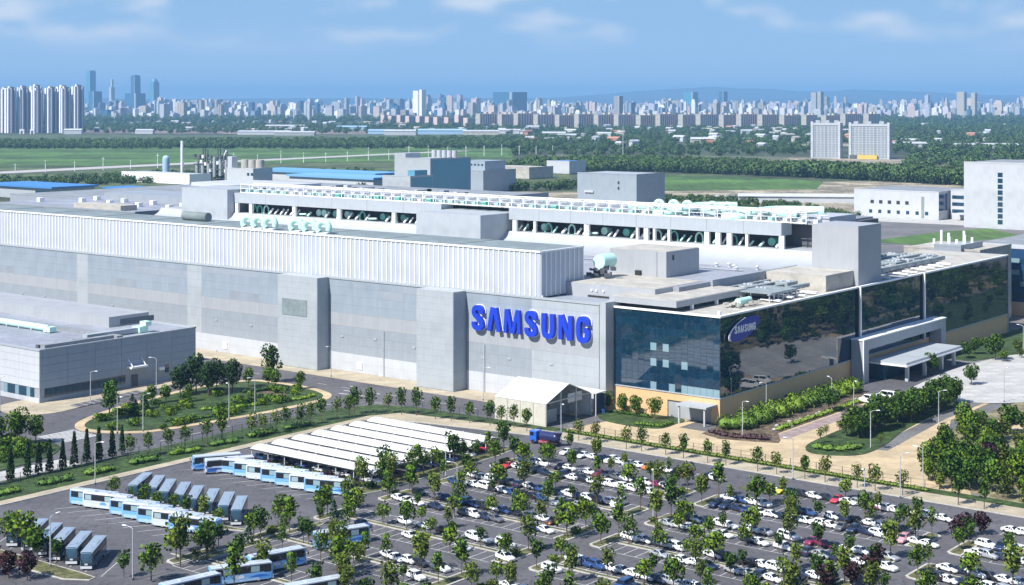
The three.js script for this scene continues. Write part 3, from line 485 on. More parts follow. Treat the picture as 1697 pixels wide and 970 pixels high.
// ---------------------------------------------------------------- other buildings on the site
{
  const H = thing('service_hall', 'low pale grey hall with long window band beside the planted road island', 'hall', P(-152, -87)), b = site(-152, -87), R = rng(8);
  mesh('wall', b(-250, -152.1, -86.9, -35, 0, 13.6), M.cladGrey, H);
  for (let i = 0; i < 6; i++) for (let r = 0; r < 6; r++) { const t0 = -87 + i * 8.66, y0 = r === 0 ? 0.05 : 3.7 + (r - 1) * 2; mesh('panel', b(-152.1, -151.95 + R() * 0.02, t0 + 0.04, t0 + 8.62, r === 0 ? 0.05 : y0, r === 0 ? 1.25 : y0 + 1.95), M.cladBlue, H); }  // long side bluer than the white front: its shade is painted into the panels
  for (let i = 0; i < 4; i++) for (let r = 0; r < 6; r++) { const s1 = -152.1 - i * 9, y0 = 3.9 + (r - 1) * 2; mesh('panel', b(s1 - 8.96, s1, -87.05 - R() * 0.02, -86.9, r === 0 ? 0.05 : y0, r === 0 ? 1.3 : y0 + 1.95), M.cladWhite, H); }
  for (let i = 0; i < 15; i++) { mesh('window', b(-152.1, -151.98, -85.4 + i * 1.72, -83.76 + i * 1.72, 1.3, 3.65), M.window, H); }
  for (let i = 0; i < 8; i++) mesh('window', b(-154.4 - i * 1.7 - 1.62, -154.4 - i * 1.7, -87.02, -86.9, 1.35, 3.7), i % 3 === 1 ? M.blind : M.window, H);
  mesh('parapet', join([b(-250, -151.8, -87.2, -86.6, 13.6, 14), b(-152.4, -151.8, -86.6, -35, 13.6, 14), b(-250, -151.8, -35.6, -35, 13.6, 14)]), M.cladPale, H);
  mesh('roof', b(-249.8, -152.5, -86.5, -35.7, 13.3, 13.62), M.roofLav, H);
  mesh('roof_kerb', join([b(-190, -152.6, -62, -60, 13.62, 14.5), b(-156, -154, -84, -62, 13.62, 14.6)]), M.roofGrey, H);
  mesh('upper_roof', b(-250, -172, -50, -35.8, 13.62, 16.6), M.cladWarm, H); mesh('clerestory', b(-171.98, -171.9, -46, -34, 14, 15.6), M.window, H);
  mesh('door', b(-151.95, -151.8, -57.6, -55.6, 0.1, 3.3), M.darkgrey, H);
  const cn = mesh('door_canopy', b(-151.9, -149.6, -59.4, -53.8, 5.4, 5.9), M.white, H); mesh('canopy_arm', bar([2.3, 5.8, -28.2], [0.1, 7.8, -28.2], 0.14), M.white, cn); mesh('canopy_arm', bar([2.3, 5.8, -32.6], [0.1, 7.8, -32.6], 0.14), M.white, cn);
  mesh('wall_box', b(-151.9, -151.2, -48.5, -46.8, 3.4, 4.2), M.white, H); mesh('shutter', b(-151.95, -151.85, -46, -44.8, 2.4, 4.6), M.window, H);
}
{ // ducts on that hall
  const R = rng(4);
  const d1 = thing('hall_roof_duct', 'pale green duct with a raised head on the hall roof corner', 'duct', P(-158, -66, 13.65)); mesh('trunk', box(2, 1.3, 17, 0, 0.2, -6), M.cladPale, d1); mesh('head', box(3.4, 1.6, 3, 0, 0.1, -16), M.mint, d1); mesh('cowl', box(2.6, 1.2, 2, 1.2, 1.9, -17), M.mint, d1);
  const d2 = thing('hall_long_duct', 'long pale green duct lying across the hall roof', 'duct', P(-195, -66, 13.65)); { const g = new THREE.CylinderGeometry(0.9, 0.9, 46, 12); g.rotateZ(Math.PI / 2); g.translate(-6, 1.1, 0); mesh('pipe', g, M.mint, d2); mesh('elbow', box(3, 1.4, 2.2, 17.5, 0.2, 0), M.mint, d2); for (let i = 0; i < 7; i++) mesh('cradle', box(0.4, 0.6, 2, -26 + i * 6, 0, 0), M.steel, d2); }
  const d3 = thing('vent_strip', 'dark strip of small vents along the hall parapet', 'vents', P(-157, -74, 13.65)); for (let i = 0; i < 18; i++) mesh('vent', box(1.2, 0.5 + R() * 0.3, 0.7, 0, 0, 10 - i * 1.15), R() < 0.6 ? M.darkgrey : M.cladPale, d3);
}
{ // gantry between hall and factory
  const g = thing('gate_gantry', 'blue grey steel gantry between the low hall and the factory', 'gantry', P(-176, -22)), m = std(0.14, 0.20, 0.30); for (const x of [-4, 4]) mesh('post', box(0.6, 8.6, 0.6, x, 0, 0), m, g); mesh('beam', box(9, 1.4, 0.7, 0, 7.4, 0), m, g); for (let i = 0; i < 4; i++) mesh('beam_opening', box(1.4, 0.7, 0.75, -3 + i * 2, 7.75, 0), M.white, g);
}
{ // white event tent
  const T0 = thing('white_tent', 'white ridge tent with an open dark end beside the glass office', 'tent', P(-39, -19.5)), rf = [], wl = [];
  const s0 = -8, s1 = 8, e = 9.4, h0 = 5.6, h1 = 9.2, quad = (a, b, c, d) => { const g = new THREE.BufferGeometry(); g.setAttribute('position', new THREE.Float32BufferAttribute([...a, ...b, ...c, ...a, ...c, ...d], 3)); g.setAttribute('uv', new THREE.Float32BufferAttribute([0, 0, 5, 0, 5, 5, 0, 0, 5, 5, 0, 5], 2)); g.computeVertexNormals(); return g; };
  for (let i = 0; i < 3; i++) { const a = s0 + i * 16 / 3, c = a + 16 / 3 - 0.04; for (const k of [1, -1]) { const g = box(c - a, 0.1, 10.07, (a + c) / 2, -0.05, 0); g.rotateX(k * Math.atan2(h1 - h0, e)); g.translate(0, (h0 + h1) / 2, k * e / 2); mesh('roof_sheet', g, M.tarp, T0); } }
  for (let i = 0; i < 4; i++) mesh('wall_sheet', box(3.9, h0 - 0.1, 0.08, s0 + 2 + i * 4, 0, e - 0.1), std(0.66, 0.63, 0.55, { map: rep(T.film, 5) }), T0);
  mesh('wall_sheet', box(0.08, h0, 18, s0 + 0.1, 0, 0), M.tarp, T0);
  mesh('wall_sheet', box(16, h0, 0.08, 0, 0, -e + 0.1), M.tarp, T0);
  for (const z of [-9.3, -3.2, 3.2, 9.3]) mesh('frame_post', box(0.28, h0 + (9.4 - Math.abs(z)) * 0.38, 0.28, s1 - 0.3, 0, z), M.steel, T0);
  mesh('gable_sheet', box(0.06, 2.2, 6, s1 - 0.5, 4.4, -3), M.tarp, T0);
  mesh('frame_beam', box(0.2, 0.25, 18.6, s1 - 0.3, h0 - 0.1, 0), M.steel, T0);
  mesh('counter', box(5, 3.2, 6, 3, 0.05, 4.8), M.cladPale, T0); mesh('inner_wall', box(0.1, 4.4, 7, 1, 0.05, -4.6), M.cladPale, T0);
  const A = thing('tent_annex', 'flat white lean-to roof between the tent and the factory corner', 'canopy', P(-33.5, -8.6)); mesh('roof_sheet', box(9, 0.25, 4.4, 0, 5.6, 0), M.tarp, A); for (const x of [-4.2, 4.2]) mesh('post', box(0.25, 5.6, 0.25, x, 0, 2), M.steel, A); mesh('back_wall', box(3.4, 5.2, 0.2, 2.6, 0, -1.8), M.navyclad, A);
}
// carports: seven arched roofs
{
  const sh = new THREE.Shape(), n = 14, w = 4.7, hh = 0.55, up = [], dn = [];
  for (let i = 0; i <= n; i++) { const u = -1 + 2 * i / n; up.push(new THREE.Vector2(u * w / 2, 2.5 + hh * (1 - u * u))); dn.unshift(new THREE.Vector2(u * w / 2, 2.42 + hh * (1 - u * u))); }
  const g = new THREE.ExtrudeGeometry(new THREE.Shape([...up, ...dn]), { depth: 37, bevelEnabled: false }); g.rotateY(Math.PI / 2); g.translate(-18.5, 0, 0);
  let first; const words = ['nearest the coach row', 'second out from the coach row', 'third out from the coach row', 'fourth of the seven', 'third in from the street trees', 'second in from the street trees', 'beside the street trees'];
  for (let i = 0; i < 7; i++) {
    const t = -93.2 + i * 6.15, s = -43.6, lab = `white arched carport roof, ${['the one beside the coaches', 'second from the coaches', 'third from the coaches', 'the middle one of seven', 'third from the fence trees', 'second from the fence trees', 'the one beside the fence trees'][i]}`;
    if (!first) { first = thing('carport', lab, 'carport', P(s, t), TH, 'arched carports'); mesh('roof_sheet', g, M.tarp, first); for (let k = 0; k < 8; k++) { mesh('post', join([bar([-18 + k * 5.15, 0, 2.3], [-18 + k * 5.15, 2.5, 2.3], 0.09, 5), bar([-18 + k * 5.15, 2.35, 2.3], [-18 + k * 5.15, 2.75, -2.2], 0.07, 5)]), M.white, first); } mesh('gutter', join([box(37, 0.14, 0.16, 0, 2.3, 2.55), box(37, 0.14, 0.16, 0, 2.3, -2.55)]), M.black, first); }
    else copy(first, P(s, t), TH, lab);
  }
}
// low structures beyond the office
{
  const b0 = (name, label, cat, s0, s1, t0, t1, h, mat, roof, extra) => { const o = thing(name, label, cat, P((s0 + s1) / 2, t0)), b = site((s0 + s1) / 2, t0); mesh('wall', b(s0, s1, t0, t1, 0, h), mat, o); mesh('roof', b(s0 + 0.4, s1 - 0.4, t0 + 0.4, t1 - 0.4, h + 0.01, h + 0.15), roof, o); mesh('parapet', join([b(s0 - 0.1, s1 + 0.1, t0 - 0.1, t0 + 0.3, h, h + 0.7), b(s1 - 0.3, s1 + 0.1, t0 + 0.3, t1, h, h + 0.7)]), mat, o); if (extra) extra(o, b); return o; };
  b0('blue_glass_block', 'navy glazed office block behind the end of the glass office', 'office building', -30, 3, 232, 290, 25, M.navyclad, M.roofGrey, (o, b) => { mesh('base_band', b(-30.2, 3.2, 231.7, 232, 0, 5), M.orange, o); mesh('top_band', b(-30.3, 3.3, 231.8, 232, 24.4, 26), M.cladWhite, o); const R = rng(2); for (let r = 0; r < 4; r++) for (let c = 0; c < 7; c++) mesh('window', b(-28 + c * 4.2, -23.4 + c * 4.2, 231.86, 232, 6.5 + r * 4.2, 8.3 + r * 4.2), R() < 0.45 ? M.blind : M.window, o); });
  b0('link_block', 'low cream link block with vent stacks behind the office plant', 'link building', -40, -12, 196, 226, 26, M.roofSand, M.roofSand, (o, b) => { for (let i = 0; i < 8; i++) mesh('vent_stack', cyl(0.5, 0.5, 3 + (i * 7 % 4), -6 + i * 1.9, 26, -8 - (i % 3) * 2, 8), M.white, o); });
  b0('grey_annex', 'grey annex with sloping roof between the office and the navy block', 'annex', -28, -18, 194, 214, 27.5, M.cladGrey, M.cladPale);
  b0('tall_white_block', 'tall plain white block with one vertical strip of windows', 'tower block', -180, -60, 598, 660, 40, M.cladWhite, M.roofGrey, (o, b) => { for (let i = 0; i < 9; i++) mesh('window', b(-158.6, -155.6, 597.8, 598, 3 + i * 3.6, 5.6 + i * 3.6), M.window, o); mesh('roof_box', b(-118, -70, 604, 640, 40, 40.6), M.cladGrey, o); mesh('recess', b(-117, -90, 597.85, 598, 26, 39.9), M.cladWarm, o); });
  b0('white_laboratory', 'low white block with small square windows beside the tall plain block', 'laboratory', -274, -214, 640, 700, 18, M.cladWhite, M.roofGrey, (o, b) => { for (let i = 0; i < 5; i++) mesh('window', b(-262 + i * 6.2, -259.6 + i * 6.2, 639.8, 640, 9.4, 11.6), M.black, o); for (let i = 0; i < 7; i++) mesh('window', b(-263 + i * 6.6, -260.8 + i * 6.6, 639.8, 640, 3, 5.2), M.window, o); mesh('groove', b(-226, -224, 639.85, 640, 1, 15), M.roofGreen, o); });
  b0('banded_office', 'white office with dark window bands between the laboratory and the tall block', 'office building', -212, -182, 655, 700, 19, M.cladWhite, M.cladPale, (o, b) => { for (let r = 0; r < 3; r++) mesh('window_band', b(-211, -183, 654.8, 655, 4.4 + r * 4.6, 6.6 + r * 4.6), M.window, o); mesh('porch', b(-206, -184, 645, 655, 4, 4.6), M.cladWhite, o); mesh('side_glazing', b(-213.98, -213.9, 640, 654, 6, 17), M.navyclad, o); });
  b0('grey_box_hall', 'plain blue grey box hall standing alone behind the factory', 'hall', -485, -432, 612, 650, 24, M.cladBlue, M.cladPale, (o, b) => { for (const y of [13, 17]) mesh('wall_opening', b(-448.5, -447, 611.8, 612, y, y + 2), M.black, o); mesh('wall_unit', b(-478, -470, 611, 612, 10, 11.4), M.cladWhite, o); });
  b0('teal_silo_hall', 'tall grey hall with teal side and roof silos behind the factory', 'hall', -640, -612, 590, 640, 32, M.cladPale, M.cladPale, (o, b) => { mesh('side_cladding', b(-612, -611.8, 591, 639, 0.5, 31.5), M.teal, o); mesh('lift_tower', b(-652, -640, 592, 610, 0, 36), M.cladPale, o); for (let i = 0; i < 5; i++) mesh('silo', cyl(2.2, 2.2, 6, -8 + i * 5.4, 32, -30, 12), M.cladWhite, o); });
  b0('teal_step_hall', 'lower grey and teal stepped hall in front of the tall silo hall', 'hall', -598, -570, 520, 545, 22, M.cladPale, M.cladPale, (o, b) => { mesh('side_cladding', b(-570, -569.8, 520.5, 544.5, 0.5, 21.5), M.teal, o); mesh('stair_head', b(-578, -571, 526, 540, 22, 26.5), M.teal, o); });
  b0('blue_grey_hall', 'blue grey stepped hall behind the white roof lattice', 'hall', -676, -640, 690, 735, 18, M.cladBlue, M.cladPale, (o, b) => { mesh('upper_storey', b(-674, -648, 702, 730, 18, 26), M.cladBlue, o); for (let i = 0; i < 6; i++) mesh('window', b(-672 + i * 4, -670 + i * 4, 701.8, 702, 22, 23.4), M.window, o); });
  b0('cream_shed', 'cream flat-roofed shed beyond the blue grey hall', 'shed', -800, -745, 890, 930, 11, M.roofSand, M.roofSand);
  b0('white_shed', 'small white and blue shed beside the cream shed', 'shed', -806, -776, 1000, 1030, 13, M.cladWhite, M.blueroof);
  b0('rear_hall', 'wide grey flat-roofed hall behind the factory lattice', 'hall', -520, -300, 150, 330, 29, M.cladGrey, M.roofGrey, (o, b) => { mesh('roof_step', b(-508, -440, 262, 300, 29, 31.2), M.cladWhite, o); const R = rng(6); for (let i = 0; i < 46; i++) mesh('roof_unit', b(-430 + R() * 3 + (i % 16) * 8, -428 + R() * 3 + (i % 16) * 8, 240 + Math.floor(i / 16) * 22 + R() * 8, 243 + Math.floor(i / 16) * 22 + R() * 10, 29.1, 30 + R() * 1.8), R() < 0.5 ? M.cladWhite : M.cladGrey, o); });
  b0('west_hall', 'dark grey hall with white roof cubes beyond the corrugated screen', 'hall', -462, -352, 100, 180, 29.5, M.cladGrey, M.roofLav, (o, b) => { for (let i = 0; i < 16; i++) mesh('roof_cube', b(-450 + i * 6, -447.6 + i * 6, 118 + (i * 37 % 50), 120.6 + (i * 37 % 50), 29.6, 31.6), M.white, o); mesh('upper_block', b(-440, -356, 150, 178, 29.6, 33), M.cladGrey, o); mesh('ramp_wall', b(-400, -366, 103, 112, 29.6, 32), M.roofSand, o); });
  b0('blue_roof_workshop', 'workshop with bright blue roof at the edge of the fields', 'workshop', -930, -838, 400, 440, 9, M.cladPale, M.blueroof, (o, b) => { mesh('roof_slope', b(-932, -836, 398, 442, 9.2, 10.6), M.blueroof, o); mesh('window_band', b(-860, -840, 399.8, 400, 4, 7), M.window, o); });
  b0('small_blue_shed', 'small shed with bright blue roof beyond the workshop', 'shed', -840, -800, 450, 475, 7, M.cladPale, M.blueroof, (o, b) => mesh('roof_slope', b(-841, -799, 449, 476, 7.2, 8.4), M.blueroof, o));
  b0('long_blue_shed', 'long shed with pale blue sheet roof behind the factory', 'shed', -840, -735, 655, 690, 9, M.cladWhite, M.blueroof, (o, b) => mesh('roof_slope', b(-842, -733, 653, 692, 9.1, 11), std(0.16, 0.36, 0.62), o));
  b0('long_blue_shed', 'second long shed with pale blue sheet roof, farther from the factory', 'shed', -940, -780, 705, 740, 9, M.cladWhite, M.blueroof, (o, b) => mesh('roof_slope', b(-942, -778, 703, 742, 9.1, 11.4), std(0.13, 0.33, 0.58), o));
  b0('white_warehouse', 'long white warehouse behind a line of shrubs', 'warehouse', -1030, -930, 614, 640, 9, M.white, M.cladWhite);
  b0('plant_house', 'white plant house with storage drums on its roof', 'plant building', -908, -872, 640, 664, 15, M.cladWhite, M.cladWhite, (o, b) => { for (const x of [-8, 2, 12]) mesh('drum', cyl(4, 4, 8, x, 15, -14, 16), M.roofSand, o); mesh('stair_tower', b(-908, -902, 641, 648, 15, 26), M.cladWhite, o); for (const x of [10, 15]) mesh('window', b(-880 + x - 10, -877 + x - 10, 639.8, 640, 9, 11.5), M.window, o); });
  { const o = thing('process_tower', 'dark openwork steel process tower with white vessels', 'process plant', P(-955, 668)), R = rng(9); for (let i = 0; i < 5; i++) for (let k = 0; k < 6; k++) mesh('frame', box(7, 0.6, 9, -22 + i * 10 + R() * 2, 3 + k * 4.4, R() * 3), M.darkgrey, o); for (let i = 0; i < 12; i++) mesh('column', box(0.9, 24 + R() * 8, 0.9, -26 + i * 4.4, 0, (R() - 0.5) * 12), M.darkgrey, o); for (let i = 0; i < 6; i++) mesh('vessel', cyl(1.8, 1.8, 9 + R() * 12, -22 + i * 8.5, 2 + R() * 4, 5, 10), M.cladPale, o); for (let i = 0; i < 14; i++) mesh('tank', cyl(1.6, 1.6, 3, -24 + R() * 46, 8 + R() * 16, 4 + R() * 3, 8), R() < 0.5 ? M.white : M.darkgrey, o); mesh('duct', bar([14, 20, 4], [19, 30, 4], 1), M.white, o); }
  tag(mesh('chimney', (() => { const p = P(-1014, 675); return join([0, 1, 2, 3].map((i) => cyl(1.5, 1.4, 9.5, p.x, i * 9.5, p.z, 10))); })(), M.white), 'slim white chimney beside the process tower', 'chimney');
  tag(mesh('storage_silo', (() => { const p = P(-1030, 668); return join([cyl(3.6, 3.6, 20, p.x, 0, p.z, 16), new THREE.SphereGeometry(3.6, 14, 8).translate(p.x, 20, p.z)]); })(), std(0.35, 0.50, 0.60)), 'pale blue storage silo with domed top', 'silo');
}
// ---------------------------------------------------------------- fence and lamps
{
  const m = std(0.03, 0.04, 0.04), runF = (label, a, c) => { const L = Math.hypot(c[0] - a[0], c[1] - a[1]), n = Math.round(L / 3), o = thing('boundary_fence', label, 'fence', P(a[0], a[1], 0.12), TH + Math.atan2(c[1] - a[1], c[0] - a[0])); for (let i = 0; i <= n; i++) mesh('post', box(0.09, 2.0, 0.09, i * L / n, 0, 0), m, o); for (const y of [0.25, 1.1, 1.9]) mesh('rail', box(L, 0.035, 0.035, L / 2, y, 0), m, o); };
  runF('dark wire fence along the verge beside the cypress row', [-84, -172], [-84, -36]);
  runF('dark wire fence between the factory road and the carports', [-80, -32.2], [-42, -30.4]);
  runF('dark wire fence between the sandy forecourt and the street trees', [-26, -29], [68, -29]);
}
{
  let first; const st = M.steel;
  const spots = [[-70.4, -130.3], [-29.8, -169.6], [-13.2, -165.4], [-17.8, -81.3], [40.4, -2], [33.5, -81], [40, -38], [-19.4, -38.6], [63.8, -38.2], [-97.6, -70.4], [-99.8, -59.9], [-106.7, -97], [-103.5, -92], [64.8, -29.6], [63.3, -53.2], [-140, -80], [-150, -100], [-143.4, -56], [20.8, 30], [43, 30], [14.8, 30], [5, 14], [12, -10], [44, 70], [20, 150], [-120, -12.6], [-64, -12.6], [-180, -12.8], [-0.5, -98]];
  spots.forEach(([s, t], i) => {
    const h = 8.4, lab = i < 3 || i === 3 || (i > 4 && i < 9) || i === 14 || i === 28 ? 'slim grey lamp post with one arm in the car park' : i < 15 ? 'slim grey lamp post with one arm along the site road' : 'slim grey lamp post with one arm beside a pavement';
    if (!first) { first = thing('street_lamp', lab, 'street lamp', P(s, t, 0.1), TH + 0.4, 'street lamps'); mesh('pole', cyl(0.12, 0.075, h, 0, 0, 0, 8), st, first); const arm = mesh('arm', tube([[0, h - 0.2, 0], [0.3, h + 0.15, 0], [1.5, h + 0.35, 0]], 0.05, 5, 8), st, first); mesh('lamp_head', new RoundedBoxGeometry(0.8, 0.16, 0.34, 1, 0.06).translate(1.7, h + 0.36, 0), M.white, first); mesh('base', cyl(0.22, 0.2, 0.35, 0, 0, 0, 8), M.darkgrey, first); }
    else copy(first, P(s, t, 0.1), TH + (i * 1.7), lab);
  });
}
// ---------------------------------------------------------------- vehicles
function loft(st, close = true) {                        // st: [x, [[z, y], ...]] with equal counts; mirrored across z
  const pos = [], idx = [], n = st[0][1].length * 2;
  for (const [x, half] of st) { for (const [z, y] of half) pos.push(x, y, z); for (let i = half.length - 1; i >= 0; i--) pos.push(x, half[i][1], -half[i][0]); }
  for (let i = 0; i < st.length - 1; i++) for (let k = 0; k < n; k++) { const a = i * n + k, b = i * n + (k + 1) % n, c = a + n, d = b + n; idx.push(a, b, c, b, d, c); }
  for (const [row, flip] of [[0, 1], [st.length - 1, 0]]) for (let k = 1; k < n - 1; k++) { const o = row * n; flip ? idx.push(o, o + k + 1, o + k) : idx.push(o, o + k, o + k + 1); }
  const g = new THREE.BufferGeometry(); g.setAttribute('position', new THREE.Float32BufferAttribute(pos, 3)); g.setIndex(idx); g.computeVertexNormals(); return g;
}
function polyMesh(faces) { const pos = []; for (const f of faces) for (let i = 1; i < f.length - 1; i++) pos.push(...f[0], ...f[i], ...f[i + 1]); const g = new THREE.BufferGeometry(); g.setAttribute('position', new THREE.Float32BufferAttribute(pos, 3)); g.computeVertexNormals(); return g; }
const KINDS = {   // x, belt height, half width, roof height, roof half width
  sedan: { st: [[2.32, 0.58, 0.66, 0.62, 0.5], [2.12, 0.70, 0.84, 0.74, 0.62], [1.25, 0.80, 0.89, 0.87, 0.66], [0.98, 0.84, 0.90, 0.92, 0.66], [0.18, 0.90, 0.90, 1.42, 0.60], [-0.85, 0.93, 0.90, 1.43, 0.60], [-1.62, 0.94, 0.89, 1.03, 0.66], [-2.08, 0.90, 0.86, 0.98, 0.66], [-2.30, 0.74, 0.74, 0.78, 0.6]], win: [0.92, 0.2, -0.85, -1.55], wheel: [1.42, -1.36, 0.32] },
  suv: { st: [[2.28, 0.70, 0.72, 0.74, 0.55], [2.1, 0.88, 0.88, 0.92, 0.66], [1.3, 1.0, 0.93, 1.06, 0.7], [1.0, 1.04, 0.94, 1.12, 0.7], [0.3, 1.08, 0.94, 1.66, 0.66], [-1.5, 1.10, 0.94, 1.69, 0.66], [-2.05, 1.08, 0.92, 1.24, 0.72], [-2.22, 1.0, 0.88, 1.08, 0.7], [-2.30, 0.7, 0.8, 0.74, 0.66]], win: [0.95, 0.34, -1.5, -1.98], wheel: [1.4, -1.36, 0.37] },
  hatchback: { st: [[1.98, 0.62, 0.62, 0.66, 0.5], [1.82, 0.76, 0.80, 0.80, 0.6], [1.15, 0.86, 0.85, 0.93, 0.64], [0.9, 0.9, 0.86, 0.98, 0.64], [0.15, 0.95, 0.86, 1.48, 0.58], [-1.15, 0.98, 0.86, 1.5, 0.58], [-1.75, 0.97, 0.84, 1.08, 0.64], [-1.92, 0.9, 0.8, 0.97, 0.62], [-2.0, 0.66, 0.72, 0.7, 0.6]], win: [0.84, 0.18, -1.15, -1.68], wheel: [1.24, -1.24, 0.31] },
  minivan: { st: [[2.4, 0.7, 0.72, 0.74, 0.6], [2.25, 0.95, 0.88, 1.0, 0.7], [1.85, 1.05, 0.93, 1.12, 0.74], [1.6, 1.08, 0.94, 1.18, 0.74], [0.9, 1.12, 0.94, 1.82, 0.72], [-2.0, 1.14, 0.94, 1.86, 0.72], [-2.3, 1.12, 0.92, 1.3, 0.78], [-2.38, 1.0, 0.9, 1.06, 0.76], [-2.42, 0.6, 0.84, 0.64, 0.7]], win: [1.55, 0.92, -2.0, -2.24], wheel: [1.5, -1.5, 0.35] },
};
const carGeo = {};
for (const [k, d] of Object.entries(KINDS)) {
  const S = d.st.map(([x, be, hw, ro, rw]) => [x, [[hw * 0.86, 0.24], [hw, 0.42], [hw * 0.985, be], [rw, ro - 0.03], [rw * 0.55, ro]]]);
  const at = (x) => { let i = 0; while (i < d.st.length - 2 && x < d.st[i + 1][0]) i++; const a = d.st[i], b = d.st[i + 1], u = (a[0] - x) / (a[0] - b[0]); return a.map((v, j) => v + (b[j] - v) * u); };
  const side = (x, v, sg) => { const [, be, hw, ro, rw] = at(x); return [x, be + (ro - 0.03 - be) * v, sg * (hw * 0.985 + (rw - hw * 0.985) * v + 0.014)]; };
  const [w0, w1, w2, w3] = d.win, m1 = (w1 + w2) / 2;
  const sides = (sg) => polyMesh([[side(w0 - 0.2, 0.14, sg), side(w1 + 0.02, 0.88, sg), side(m1 + 0.04, 0.88, sg), side(m1 + 0.04, 0.14, sg)], [side(m1 - 0.05, 0.14, sg), side(m1 - 0.05, 0.88, sg), side(w2 + 0.03, 0.88, sg), side(w3 + 0.25, 0.14, sg)]]);
  const top = (x, f) => { const [, be, hw, ro, rw] = at(x); return [rw * f, ro + 0.02]; };
  const glassF = (xa, xb, k2) => { const [za, ya] = top(xa, 1.05), [zb, yb] = top(xb, 0.95); return polyMesh([[[xa, ya + 0.01, za], [xb, yb + 0.01, zb], [xb, yb + 0.01, -zb], [xa, ya + 0.01, -za]]]); };
  const wg = new THREE.CylinderGeometry(d.wheel[2], d.wheel[2], 0.22, 14); wg.rotateX(Math.PI / 2);
  const f0 = d.st[1], r0 = d.st[d.st.length - 2];
  carGeo[k] = { body: loft(S), screen: glassF(w0 + 0.02, w1 + 0.06, 1), rear: glassF(w2 - 0.06, w3 + 0.02, 1), l: sides(1), r: sides(-1), wheel: wg, head: box(0.3, 0.14, 0.34, f0[0] - 0.06, f0[1] - 0.16, 0), tail: box(0.16, 0.16, 0.3, r0[0] - 0.1, r0[1] - 0.2, 0), d };
}
const paints = {};
const PAINT = { w: ['white', 0.80, 0.81, 0.82], s: ['silver', 0.46, 0.48, 0.50], g: ['grey', 0.12, 0.125, 0.14], k: ['black', 0.012, 0.012, 0.016], n: ['navy', 0.012, 0.024, 0.065], b: ['blue', 0.02, 0.06, 0.19], r: ['red', 0.50, 0.03, 0.05], m: ['maroon', 0.20, 0.012, 0.06], o: ['orange', 0.55, 0.20, 0.05], y: ['yellow', 0.75, 0.66, 0.06], p: ['pink', 0.62, 0.30, 0.34] };
for (const [k, [n, r, g, b]] of Object.entries(PAINT)) paints[k] = new THREE.MeshPhysicalMaterial({ color: C3(r, g, b), roughness: 0.38, clearcoat: 1, clearcoatRoughness: 0.05, metalness: k === 's' ? 0.35 : 0 });
const protoCar = {};
function car(kind, col, s, t, turn, where) {
  const key = kind + col, label = `${PAINT[col][0]} ${kind === 'suv' ? 'SUV' : kind} parked ${where}`;
  if (protoCar[key]) return copy(protoCar[key], P(s, t, 0.005), turn, label);
  const G = carGeo[kind], o = thing(`parked_${kind}`, label, 'car', P(s, t, 0.005), turn, 'cars in the staff car park');
  o.scale.setScalar(0.87); mesh('body', G.body, paints[col], o); mesh('windscreen', G.screen, M.carglass, o); mesh('rear_window', G.rear, M.carglass, o); mesh('side_window', G.l, M.carglass, o); mesh('side_window', G.r, M.carglass, o);
  for (const x of G.d.wheel.slice(0, 2)) for (const z of [0.8, -0.8]) mesh('wheel', G.wheel, M.tyre, o).position.set(x, G.d.wheel[2], z * (kind === 'hatchback' ? 0.94 : 1));
  for (const z of [0.56, -0.56]) { mesh('headlight', G.head, M.lampglass, o).position.z = z; mesh('tail_light', G.tail, M.tail, o).position.z = z; }
  protoCar[key] = o; return o;
}
